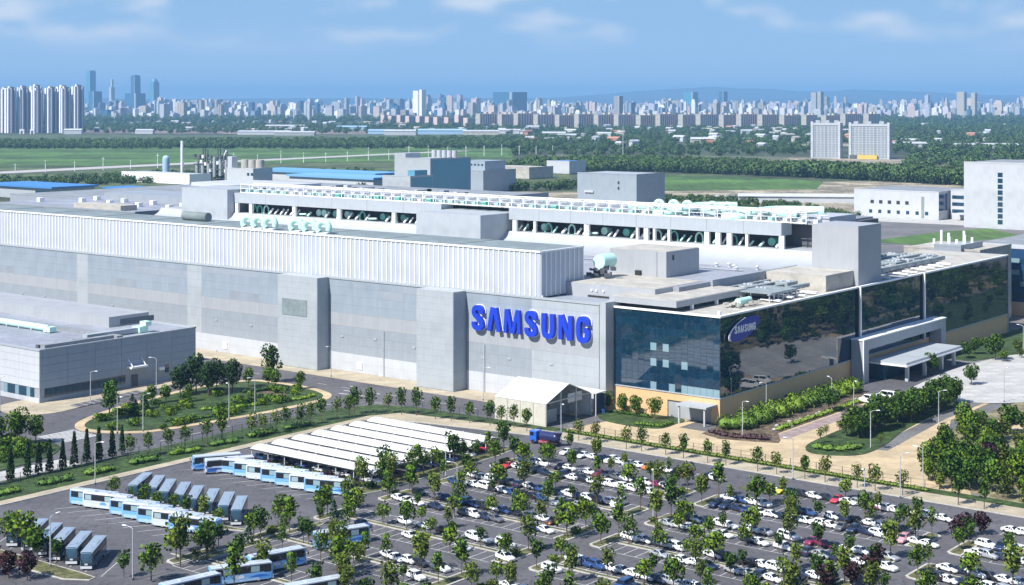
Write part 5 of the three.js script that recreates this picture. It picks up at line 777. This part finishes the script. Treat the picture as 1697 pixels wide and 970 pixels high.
// hedges: clipped volumes of leaves round a leafy core
function hedge(name, label, group, pts, w, h, col, seed, per = 60, y = 0.14) {
  const R = rng(seed), c = P(pts[0][0], pts[0][1]), lobes = [], core = [];
  for (let i = 0; i < pts.length - 1; i++) { const [a0, b0] = pts[i], [a1, b1] = pts[i + 1], L = Math.hypot(a1 - a0, b1 - b0), n = Math.max(1, Math.round(L / (w * 0.55))); for (let k = 0; k < n; k++) { const u = (k + 0.5) / n, p = P(a0 + (a1 - a0) * u + (R() - 0.5) * w * 0.2, b0 + (b1 - b0) * u + (R() - 0.5) * w * 0.2), hh = h * (0.85 + 0.3 * R()); lobes.push([p.x - c.x, hh * 0.5, p.z - c.z, w * 0.5, hh * 0.55, w * 0.5]); const s = new THREE.IcosahedronGeometry(1, 1); s.scale(w * 0.34, hh * 0.38, w * 0.34); s.translate(p.x - c.x, hh * 0.4, p.z - c.z); core.push(s); } }
  const o = thing(name, label, 'hedge', new THREE.Vector3(c.x, y, c.z), 0, group); mesh('leaves', leaves(seed, lobes, per, Math.min(0.55, 0.24 + w * 0.08), GREENS[col]), LEAF, o); mesh('core', join(core), std(...GREENS[col].map((v) => v * 0.8)), o);
}
hedge('clipped_hedge', 'low clipped hedge in front of the office entrance lawn', null, [[-16, -13.2], [-9.6, -11.8], [-9.2, -7]], 1.3, 0.9, 'mid', 801, 150);
hedge('clipped_hedge', 'low clipped hedge along the orange garden wall', null, [[-28, -4.6], [-17, -4.4]], 1.2, 1.0, 'deep', 802, 150);
hedge('lawn_hedge', 'curved bright hedge in the middle of the road island lawn', null, [[-112, -67], [-107, -60], [-105, -52]], 2.6, 0.9, 'fresh', 803, 90);
hedge('lawn_hedge', 'thin dark hedge line near the paved rim of the road island', null, [[-108, -82], [-103.5, -74], [-102.8, -66]], 1.1, 0.8, 'deep', 804, 150);
hedge('lawn_hedge', 'long bright hedge by the bare soil of the road island', null, [[-106, -49], [-102, -42], [-103, -36]], 2.0, 0.9, 'fresh', 805, 90);
hedge('lawn_hedge', 'dark hedge behind the bare soil of the road island', null, [[-121, -45], [-118, -37], [-111, -33]], 2.0, 1.1, 'dark', 806, 90);
for (let i = 0; i < 8; i++) hedge('verge_hedge', i % 2 ? 'dark clipped hedge block on the verge inside the fence' : 'mid green clipped hedge block on the verge inside the fence', 'hedges on the verge', [[-78.2, -150 + i * 11.5], [-77.6, -143 + i * 11.5]], 3.2, 1.3, i % 2 ? 'deep' : 'mid', 810 + i, 60);
for (let i = 0; i < 4; i++) hedge('facade_hedge', ['tall leafy hedge at the office corner', 'tall leafy hedge below the emblem bay of the office', 'tall leafy hedge along the middle of the office wall', 'tall leafy hedge ending at the drop-off canopy'][i], null, [[3.4, -5 + i * 16.6], [8.4, 0 + i * 16.6], [4.2, 3 + i * 16.6], [9, 8 + i * 16.6], [4, 11.5 + i * 16.6]], 5.0, 3.6, ['mid', 'fresh', 'mid', 'fresh'][i], 830 + i, 46);
hedge('bed_hedge', 'dark low planting round the tip of the brick drive', null, [[3, -9.5], [10, -11], [18, -8]], 2.6, 1.0, 'purple', 840, 80);
hedge('bed_hedge', 'low green border along the brick drive', null, [[14.4, 2], [14.6, 28], [14.4, 50]], 2.2, 0.9, 'fresh', 841, 80);
hedge('street_hedge', 'low hedge strip along the fence by the forecourt', null, [[-24, -30], [20, -30], [66, -30]], 1.3, 0.7, 'olive', 842, 100);
hedge('island_hedge', 'low mixed hedge at the rounded tip of the garden island', null, [[30, -9], [35, -9], [38, -2]], 4, 1.2, 'mid', 843, 60);
// garden island and grove
{
  const R = rng(74), K = ['groveA', 'groveB', 'groveC', 'groveD'], hue = { groveA: 'mid green', groveB: 'bright green', groveC: 'dark green', groveD: 'olive' };
  for (let t = 4; t < 62; t += 3.1) for (let k = 0; k < 2; k++) { const key = ['groveA', 'groveC', 'groveC', 'groveA'][Math.floor(R() * 4)]; tree(key, 'garden_island_tree', `dense ${hue[key]} tree on the garden island beside the sandy drive`, 'tree', 'trees of the garden island', (t > 26 ? 31.6 : 30) + k * 3.9 + (R() - 0.5) * 1.6, t + R() * 2, 0.62 + R() * 0.28, 0.15); }
  for (const [s, t] of [[27.4, 2], [27.8, 8], [29, -4], [42, 0]]) tree('strC', 'thin_tree', 'thin yellowish tree at the edge of the sandy drive', 'tree', 'thin trees by the sandy drive', s, t, 0.6, 0.12);
  const inside = (s, t) => s > 55 - Math.max(0, t) * 0.16 - (t > 40 ? 0 : 0) && s > 56 + (-t) * 0.5 - 6 && !(s > 52 && s < 76 && t > 36 && t < 60) && !(t > 2 + (s - 60) * 0.25 - 2 && t < 8 + (s - 60) * 0.25 + 2 && s < 100 && s > 58);
  let n = 0;
  for (let i = 0; i < 9000 && n < 125; i++) { const s = 46 + R() * 66, t = -26 + R() * 130; if (!inside(s, t)) continue; const p = P(s, t); if (p.x / -p.z > 0.375 || t > (s < 60 ? 36 : 50)) continue; const key = K[Math.floor(R() * 4)]; tree(key, 'grove_tree', `${hue[key]} tree in the grove beyond the sandy drive`, 'tree', 'trees of the grove', s, t, 0.6 + R() * 0.36, 0.1); n++; }
  for (const [s, t] of [[70, -8], [80, -2], [84, -12], [92, -4], [76, 6]]) tree('plum', 'purple_grove_tree', 'dark purple leaved tree among the green grove', 'tree', 'purple trees in the grove', s, t, 1.6, 0.1);
  for (let i = 0; i < 70; i++) { const t = 128 + R() * 150, s = 6 + R() * 62; const key = K[Math.floor(R() * 4)]; tree(key, 'facade_garden_tree', `${hue[key]} tree in the garden beyond the entrance court`, 'tree', 'trees beyond the entrance court', s, t, 0.45 + R() * 0.25, 0.1); }
  const m = new THREE.InstancedMesh(TREES.groveA.crown, LEAF, 900), d = new THREE.Object3D(), c = new THREE.Color(); m.name = 'outer_grove'; m.castShadow = m.receiveShadow = true;
  for (let i = 0, g = 0; i < 900 && g < 20000; g++) { const p = P(44 + R() * 160, 30 + R() * 310, 0); if (p.x / -p.z < 0.347) continue; d.position.copy(p); d.rotation.y = R() * 6; d.scale.setScalar(0.6 + R() * 0.6); d.updateMatrix(); m.setMatrixAt(i, d.matrix); const k = 0.7 + R() * 0.6; m.setColorAt(i++, c.setRGB(k * (0.8 + R() * 0.5), k, k)); }
  tag(m, 'mass of green trees beyond the grove', 'woodland', null, 'stuff'); scene.add(m);
  for (let i = 0; i < 26; i++) { const o = mesh('pale_boulder', new THREE.DodecahedronGeometry(0.3 + R() * 0.5, 0), M.roofSand); o.scale.y = 0.6; o.position.copy(P(15.2 - R() * 3, 2 + i * 2.1, 0.3)); o.rotation.y = R() * 6; tag(o, 'pale landscape boulder along the hedge bed', 'boulder', 'boulders along the hedge bed'); }
}
// ---------------------------------------------------------------- country and city
{
  const R = rng(55), d = new THREE.Object3D(), c = new THREE.Color();
  // far trees: crowns only, too many and too small to count
  const l = []; { const Q = rng(12); for (let i = 0; i < 7; i++) l.push([(Q() - 0.5) * 4, 2 + Q() * 5, (Q() - 0.5) * 4, 2 + Q(), 1.8 + Q(), 2 + Q()]); }
  const clump = leaves(900, l, 5.2, 1.5, [0.125, 0.215, 0.060], 0.5);
  function belt(name, label, poly, n, h0, h1, tint = [1, 1, 1]) {   // poly in metres east / north of the camera
    const xs = poly.map((p) => p[0]), zs = poly.map((p) => p[1]), x0 = Math.min(...xs), x1 = Math.max(...xs), z0 = Math.min(...zs), z1 = Math.max(...zs);
    const ins = (x, z) => { let k = false; for (let i = 0, j = poly.length - 1; i < poly.length; j = i++) if ((poly[i][1] > z) !== (poly[j][1] > z) && x < (poly[j][0] - poly[i][0]) * (z - poly[i][1]) / (poly[j][1] - poly[i][1]) + poly[i][0]) k = !k; return k; };
    const pts = []; for (let i = 0; i < n * 14 && pts.length < n; i++) { const x = x0 + R() * (x1 - x0), z = z0 + R() * (z1 - z0); if (ins(x, z)) pts.push([x, z]); }
    const m = new THREE.InstancedMesh(clump, LEAF, pts.length); m.name = numbered(name); m.castShadow = m.receiveShadow = true;
    pts.forEach(([x, z], i) => { const s = (h0 + R() * (h1 - h0)) / 8; d.position.set(x, -0.8, z); d.rotation.y = R() * 6.3; d.scale.set(s * (0.8 + R() * 0.6), s, s * (0.8 + R() * 0.6)); d.updateMatrix(); m.setMatrixAt(i, d.matrix); const k = 0.75 + R() * 0.5; m.setColorAt(i, c.setRGB(k * tint[0], k * tint[1], k * tint[2])); });
    tag(m, label, 'woodland', null, 'stuff'); scene.add(m);
  }
  belt('tree_belt', 'long dark belt of trees beyond the green field', [[-1150, -2480], [60, -2500], [120, -3150], [-420, -2900], [-1150, -2760]], 2600, 8, 13);
  belt('tree_belt', 'loose trees round the bare ground and the apartment towers', [[-1500, -3700], [100, -3500], [300, -4600], [-1700, -5200]], 1500, 8, 15);
  belt('tree_belt', 'hedgerow trees between the field road and the sheds', [[-760, -1380], [-480, -1500], [-330, -1560], [-300, -1480], [-480, -1390], [-740, -1280]], 420, 5, 10);
  belt('tree_belt', 'roadside trees behind the process tower', [[-420, -1600], [-140, -1680], [-60, -1560], [-120, -1480], [-400, -1500]], 260, 5, 9);
  belt('tree_belt', 'dark plantation behind the grey box hall', [[-10, -1700], [150, -1700], [300, -1580], [470, -1440], [520, -1520], [330, -1790], [140, -1980], [20, -1900]], 1700, 8, 14);
  belt('tree_belt', 'dark poplar belt before the paired blocks', [[280, -1600], [430, -1400], [640, -1290], [660, -1360], [470, -1500], [330, -1700]], 900, 11, 17);
  belt('tree_belt', 'woods on the plain beyond the paired blocks', [[430, -1760], [700, -1500], [900, -1700], [1500, -3400], [1500, -6000], [900, -6000], [620, -3400], [560, -2100]], 4200, 9, 16);
  belt('tree_belt', 'mixed trees among the village roofs', [[0, -2150], [420, -2200], [560, -2700], [900, -4200], [300, -4300], [60, -3500]], 1900, 7, 13);
  belt('tree_belt', 'distant trees below the city', [[-2600, -5400], [2600, -4700], [2600, -8200], [-2600, -8200]], 5200, 12, 24);
  belt('tree_belt', 'rows of young trees behind the factory roof ducts', [[110, -1240], [190, -1240], [215, -1130], [240, -1040], [205, -1030], [120, -1130]], 240, 3.5, 6);
  belt('tree_belt', 'trees between the sheds behind the factory', [[-260, -1290], [-30, -1390], [120, -1440], [110, -1380], [-40, -1330], [-250, -1220]], 200, 6, 10);
  // power poles along the field road
  let pole; for (let i = 0; i < 26; i++) { const u = i / 25, x = -560 + u * 620, z = -1640 - u * 640 + 0; if (!pole) { pole = thing('field_pole', 'pale pole along the road beside the green field', 'pole', new THREE.Vector3(x, -0.4, z), 0, 'poles along the field road'); mesh('shaft', cyl(0.45, 0.3, 16, 0, 0, 0, 6), M.white, pole); mesh('cross_arm', box(3, 0.5, 0.5, 0, 13.6, 0), M.white, pole); } else { const q = copy(pole, new THREE.Vector3(x, -0.4, z), R()); q.scale.y = 0.6 + R() * 0.5; } }
  tag(mesh('radio_mast', cyl(0.8, 0.5, 46, 143 - 0, -0.4, -1990 + 0, 8), M.cladPale), 'tall grey mast behind the grey box hall', 'mast');
  // sheds and village roofs
  const sheds = [[-1010, -3560, 40, 9, 16, 'w'], [-850, -3580, 42, 8, 14, 'w'], [-560, -3500, 120, 7, 22, 'w'], [-480, -3420, 90, 7, 20, 't'], [-300, -3560, 60, 8, 24, 'b'], [-250, -3460, 70, 9, 26, 'w'], [-160, -3540, 110, 9, 26, 'b'], [-70, -3480, 80, 8, 24, 'c'], [0, -3600, 60, 8, 22, 'w'], [-420, -4050, 80, 8, 22, 'b'], [-620, -4200, 100, 8, 22, 'c'], [90, -3300, 50, 8, 20, 'w'], [110, -3100, 36, 8, 18, 'c'], [330, -2760, 22, 9, 14, 'c'], [352, -2770, 18, 9, 14, 'o'], [640, -2560, 90, 7, 20, 'w'], [760, -2480, 100, 7, 18, 'w'], [880, -2500, 60, 8, 18, 'c'], [700, -2720, 30, 8, 14, 't'], [240, -1190, 130, 5, 9, 'w']];
  const SM = { w: M.cladWhite, t: M.cladWarm, b: std(0.30, 0.46, 0.62), c: M.roofSand, o: std(0.62, 0.25, 0.14) };
  sheds.forEach(([x, z, w, h, dd, k], i) => { const o = thing('plain_shed', { w: 'long low white shed on the plain beyond the fields', t: 'low grey shed on the plain beyond the fields', b: 'low shed with pale blue roof on the plain', c: 'cream low shed on the plain beyond the fields', o: 'low shed with orange end wall on the plain' }[k], 'shed', new THREE.Vector3(x, -0.6, z), -0.12 + R() * 0.2, 'sheds on the plain'); mesh('wall', box(w, h, dd), SM[k], o); const sh = new THREE.Shape([new THREE.Vector2(-dd / 2 - 1, 0), new THREE.Vector2(dd / 2 + 1, 0), new THREE.Vector2(0, h * 0.4)]); const g = new THREE.ExtrudeGeometry(sh, { depth: w + 1, bevelEnabled: false }); g.rotateY(Math.PI / 2); g.translate(-w / 2 - 0.5, h + 0.02, 0); mesh('roof', g, k === 'b' ? SM.b : M.cladWhite, o); });
  const house = {}; const hg = join([box(11, 7, 9), (() => { const s = new THREE.Shape([new THREE.Vector2(-5, 0), new THREE.Vector2(5, 0), new THREE.Vector2(0, 2.6)]); const g = new THREE.ExtrudeGeometry(s, { depth: 12, bevelEnabled: false }); g.rotateY(Math.PI / 2); g.translate(-6, 7.02, 0); return g; })()]);
  const hm = { white: M.cladWhite, cream: M.roofSand, 'reddish roofed': std(0.45, 0.22, 0.15), grey: M.cladWarm };
  for (let i = 0; i < 190; i++) { const a = R(), zone = a < 0.3 ? [-1300, 100, -3800, -5400] : a < 0.7 ? [0, 700, -2500, -4300] : [500, 1400, -2200, -5200]; const x = zone[0] + R() * (zone[1] - zone[0]), z = zone[2] + R() * (zone[3] - zone[2]); const k = Object.keys(hm)[Math.floor(R() * R() * 4)]; const o = mesh('village_house', hg, hm[k]); o.position.set(x, -0.6, z); o.rotation.y = R() * 3; o.scale.set(0.8 + R() * 2.2, 0.8 + R() * 0.5, 0.8 + R() * 0.5); tag(o, `small ${k} village house among the far trees`, 'house', 'village houses on the plain'); }
  const bw = std(0.20, 0.24, 0.29, { roughness: 0.4 }), bw2 = std(0.27, 0.29, 0.32);
  // paired blocks on bare ground, still being built
  for (const [s, x, z, w, dd, h, lab] of [[0, 426, -2092, 40, 18, 48, 'white mid-rise block with open stair bay on bare ground'], [1, 480, -2070, 54, 22, 47, 'white mid-rise block with yellow scaffold at its foot']]) {
    const o = thing('midrise_block', lab, 'apartment block', new THREE.Vector3(x, -0.5, z), TH + 0.28); mesh('wall', box(w, h, dd), M.cladPale, o); const nc = Math.round(w / 5), nr = 14;
    for (let r = 0; r < nr; r++) for (let q = 1; q < nc; q++) { const g = mesh('window', box(3.1, 1.9, 0.3, -w / 2 + (q + 0.15) * w / nc, 2.5 + r * 3.15, dd / 2 + 0.05), q % 3 === 1 ? bw : bw2, o); }
    mesh('corner_pier', box(3, h + 2, 1.2, -w / 2 + 1.8, 0, dd / 2 + 0.5), M.cladWhite, o); mesh('corner_pier', box(3, h + 2, 1.2, w / 2 - 1.8, 0, dd / 2 + 0.5), M.cladWhite, o); for (let q = 0; q < 3; q++) mesh('roof_house', box(6, 3.4, 6, -w / 2 + 8 + q * w / 3.2, h + 0.02, -2), M.cladPale, o); mesh('roof_band', box(w, 2, 0.5, 0, h - 3, dd / 2 + 0.4), M.cladWhite, o);
    if (s) { mesh('scaffold', box(34, 5.5, 4, -6, 0, dd / 2 + 3), std(0.66, 0.47, 0.10), o); mesh('scaffold_gap', box(10, 5.5, 0.4, -20, 0, dd / 2 + 5.1), M.darkgrey, o); }
  }
  // apartment towers at the edge of the fields: pale piers with recessed dark bays
  const tw = M.cladWhite, tb = std(0.16, 0.18, 0.26), tt = [std(0.58, 0.58, 0.62), std(0.66, 0.63, 0.60)];
  const xs = [-1232, -1216, -1191, -1178, -1166, -1155, -1140, -1126, -1111, -1098, -1086, -1072, -1058, -1043];
  let proto;
  xs.forEach((x, i) => {
    const lab = 'tall white apartment tower with dark recessed bays at the edge of the fields', pos = new THREE.Vector3(x, -0.5, -3660 - (i * 53 % 90));
    if (!proto) { proto = thing('apartment_tower', lab, 'apartment tower', pos, TH, 'apartment towers at the edge of the fields'); mesh('core', box(15, 106, 20), tb, proto); for (const [px, pz, w, dd] of [[-5.6, 11.5, 6, 4], [3.5, 11.8, 4.5, 3], [-8, 4, 2, 4], [-8, -6, 2, 4], [8.6, 6, 2.4, 3.4], [8.6, -5, 2.4, 3]]) mesh('pier', box(w, 107.5, dd, px, 0, pz), pz > 9 ? M.white : tt[0], proto); mesh('roof_house', box(7, 6, 8, -2, 106, 2), tt[1], proto); mesh('roof_fin', box(3, 4, 10, 5, 106, 0), tb, proto); }
    else { const q = copy(proto, pos, TH + (R() - 0.5) * 0.3); q.scale.set(0.85 + R() * 0.3, 0.94 + R() * 0.1, 1); }
  });
  for (const x of [-1128, -1104]) { const o = thing('gate_house', 'low white gate house at the foot of the apartment towers', 'gate house', new THREE.Vector3(x, -0.5, -3560), 0, 'gate houses at the towers'); mesh('wall', box(10, 11, 8), M.white, o); mesh('gateway', box(5, 8, 0.4, 0, 0, 4.1), M.darkgrey, o); }
  // row of long slabs
  let slab; for (let i = 0; i < 20; i++) { const x = -70 + i * 56, z = -4420 + i * 8 - 0, lab = 'long mid-rise slab with pale end wall in the row across the plain'; const pos = new THREE.Vector3(x, -0.5, z);
    if (!slab) { slab = thing('slab_block', lab, 'apartment block', pos, TH, 'slab blocks across the plain'); mesh('wall', box(15, 39, 84, 0, 0, 0), std(0.78, 0.60, 0.48), slab); mesh('end_wall', box(15.6, 40, 2, 0, 0, 42.5), M.roofSand, slab); for (let k = 0; k < 8; k++) mesh('window_strip', box(0.5, 36, 3.6, 7.6, 1, -37 + k * 10.4), tb, slab); mesh('roof_house', box(8, 5, 10, 0, 39, 6), M.roofSand, slab); mesh('roof_house', box(8, 5, 10, 0, 39, -18), M.roofSand, slab); }
    else { const q = copy(slab, pos, TH); q.scale.set(1, 0.9 + R() * 0.14, 0.7 + R() * 0.5); } }
  let low; for (let i = 0; i < 12; i++) { const pos = new THREE.Vector3(-430 + i * 34, -0.5, -5300 + i * 70); if (!low) { low = thing('brick_block', 'low pinkish apartment block beyond the white sheds', 'apartment block', pos, TH, 'pinkish blocks beyond the sheds'); mesh('wall', box(16, 26, 40), std(0.52, 0.38, 0.33), low); mesh('end_wall', box(16.4, 27, 1.4, 0, 0, 20.4), std(0.62, 0.48, 0.42), low); for (let k = 0; k < 5; k++) mesh('window_strip', box(0.4, 23, 3, 8.1, 1, -15 + k * 7.4), tb, low); } else copy(low, pos, TH).scale.set(1, 0.9 + R() * 0.3, 0.9 + R() * 0.4); }
  // landmark towers
  const lm = (name, label, x, z, w, h, dd, mat, cap) => { const o = thing(name, label, 'skyscraper', new THREE.Vector3(x, -0.5, z), TH); mesh('shaft', box(w, h, dd), mat, o); mesh('edge_fin', box(w * 0.12, h, 1.5, w * 0.4, 0, dd / 2 + 0.8), M.cladPale, o); if (cap) cap(o, w, h, dd); };
  const bg = std(0.09, 0.28, 0.42, { roughness: 0.3 }), bd = std(0.05, 0.15, 0.25, { roughness: 0.3 });
  lm('glass_skyscraper', 'tallest blue glass skyscraper of the far city', -2396, -8800, 34, 236, 40, bg, (o, w, h, dd) => mesh('crown', box(w * 0.9, 8, dd * 0.9, 0, h, 0), bg, o));
  lm('glass_skyscraper', 'dark blue flat-topped skyscraper of the far city', -2140, -8790, 36, 212, 40, bd, (o, w, h, dd) => mesh('crown', box(w * 0.8, 6, dd * 0.8, 0, h, 0), bd, o));
  lm('glass_skyscraper', 'blue skyscraper with rounded top in the far city', -2030, -8780, 34, 176, 40, bg, (o, w, h, dd) => { const g = new THREE.SphereGeometry(1, 14, 8, 0, 6.3, 0, 1.58); g.scale(w / 2, 26, dd / 2); g.translate(0, h, 0); mesh('dome', g, bg, o); });
  lm('spire_tower', 'slim stepped grey tower of the far city', -2290, -8850, 22, 150, 24, std(0.45, 0.47, 0.52), (o, w, h, dd) => { mesh('spire', box(w * 0.5, 44, dd * 0.5, 0, h, 0), std(0.45, 0.47, 0.52), o); });
  lm('dark_block', 'broad dark tower beside the tallest skyscraper', -2170, -8050, 46, 122, 50, bd); lm('dark_block', 'very wide dark slab below the flat-topped skyscraper', -1975, -8100, 96, 112, 60, bd);
  lm('dark_block', 'wide dark office mass in the middle of the skyline', -10, -8000, 130, 118, 120, bd); lm('dark_block', 'dark square tower among pale blocks of the skyline', 1120, -8200, 30, 122, 40, bd); lm('dark_block', 'pair of teal office blocks at the hill end of the skyline', 960, -8300, 60, 120, 50, bg);
  lm('white_tower_pair', 'bright white twin tower block before the skyline', -395, -6500, 34, 116, 26, M.white, (o, w, h, dd) => { mesh('wing', box(14, h + 5, dd, w * 0.75, 0, 0), M.white, o); });
  lm('white_tower_pair', 'bright white tower block at the end of the plain', 1920, -6600, 34, 112, 26, M.roofSand, (o, w, h, dd) => { mesh('wing', box(18, h - 4, dd, w * 1.6, 0, 0), M.roofSand, o); });
  lm('white_tower_pair', 'pale tower pair above the slab row', 1215, -6200, 24, 108, 24, M.cladWarm, (o, w, h, dd) => { mesh('wing', box(16, h + 3, dd, w, 0, 0), M.cladWarm, o); });
  lm('dark_frame_tower', 'unfinished grey tower in front of the skyline', 385, -5600, 26, 92, 22, std(0.28, 0.28, 0.30));
  // the mass of the city: each block on its own
  const shapes = [0, 1, 2, 3].map((v) => join(v === 0 ? [box(1, 1, 1), box(0.4, 0.05, 0.5, -0.1, 1, 0), ...[0, 1, 2].map((k) => box(0.12, 0.99, 0.06, -0.34 + k * 0.34, 0, 0.52))] : v === 1 ? [box(0.44, 1, 1, -0.28, 0, 0), box(0.44, 0.97, 0.9, 0.28, 0, 0.05), box(0.14, 0.93, 0.7), box(0.2, 0.04, 0.3, -0.28, 1, 0)] : v === 2 ? [box(1, 0.86, 1), box(0.7, 0.14, 0.7, 0, 0.86, 0)] : [box(1, 1, 1), box(1.04, 0.03, 1.04, 0, 0.97, 0), box(0.3, 0.05, 0.3, 0.2, 1, 0), box(0.05, 0.97, 0.05, 0.53, 0, 0.53)]));
  const cm = [['pale', M.cladWhite], ['cream', M.roofSand], ['grey', std(0.42, 0.44, 0.48)], ['tan', std(0.56, 0.48, 0.42)], ['blue grey', std(0.22, 0.28, 0.36)], ['white', M.white], ['lavender', std(0.46, 0.47, 0.56)], ['dark glazed', bd], ['pinkish', std(0.56, 0.46, 0.44)]];
  for (let i = 0; i < 450; i++) {
    const front = i % 3 === 0, u = -0.27 + 0.63 * R(), D = front ? 5900 + R() * 1500 : 7200 + R() * 2600, dense = u < 0.03 ? 1 : 0.8; if (R() > dense) continue; if (u < -0.265 && D < 6000) continue;
    const h = (front ? 26 + R() * 44 : 52 + R() * 80 * fbm(u * 26 + 9, 2, 3)), w = 13 + R() * R() * 34, [cn, mt] = cm[Math.floor(R() * cm.length)];
    const name = front ? 'city_block' : 'city_tower', o = mesh(name, shapes[Math.floor(R() * 4)], mt); o.position.set(u * D, -0.5, -D); o.rotation.y = TH + (R() < 0.3 ? 0.4 : 0) ; o.scale.set(w, h, 14 + R() * 22);
    tag(o, front ? `${cn} low block at the near edge of the far city` : `${cn} tower in the far city skyline`, 'city building', front ? 'low blocks of the far city' : 'towers of the far city');
  }
}
{ // the rest of the city, too small and too many to tell apart
  const R = rng(811), n = 1300, d = new THREE.Object3D(), c = new THREE.Color(), m = new THREE.InstancedMesh(join([box(1, 1, 1), box(0.4, 0.06, 0.4, 0, 1, 0)]), std(0.75, 0.76, 0.78), n); m.name = 'distant_city'; m.castShadow = m.receiveShadow = true;
  for (let i = 0; i < n; i++) { const D = 6300 + R() * 5200, u = -0.28 + 0.66 * R(), k = 0.35 + R() * 0.65; d.position.set(u * D, -0.5, -D); d.rotation.y = TH; d.scale.set(9 + R() * 22, D < 8000 ? 12 + R() * 34 : 36 + R() * 58 * fbm(u * 40 + 50, 1, 3), 9 + R() * 20); d.updateMatrix(); m.setMatrixAt(i, d.matrix); m.setColorAt(i, c.setRGB(k, k * (0.94 + R() * 0.06), k * (0.9 + R() * 0.16))); }
  tag(m, 'mass of small blocks between the towers of the far city', 'city', null, 'stuff'); scene.add(m);
}
renderer.render(scene, camera);
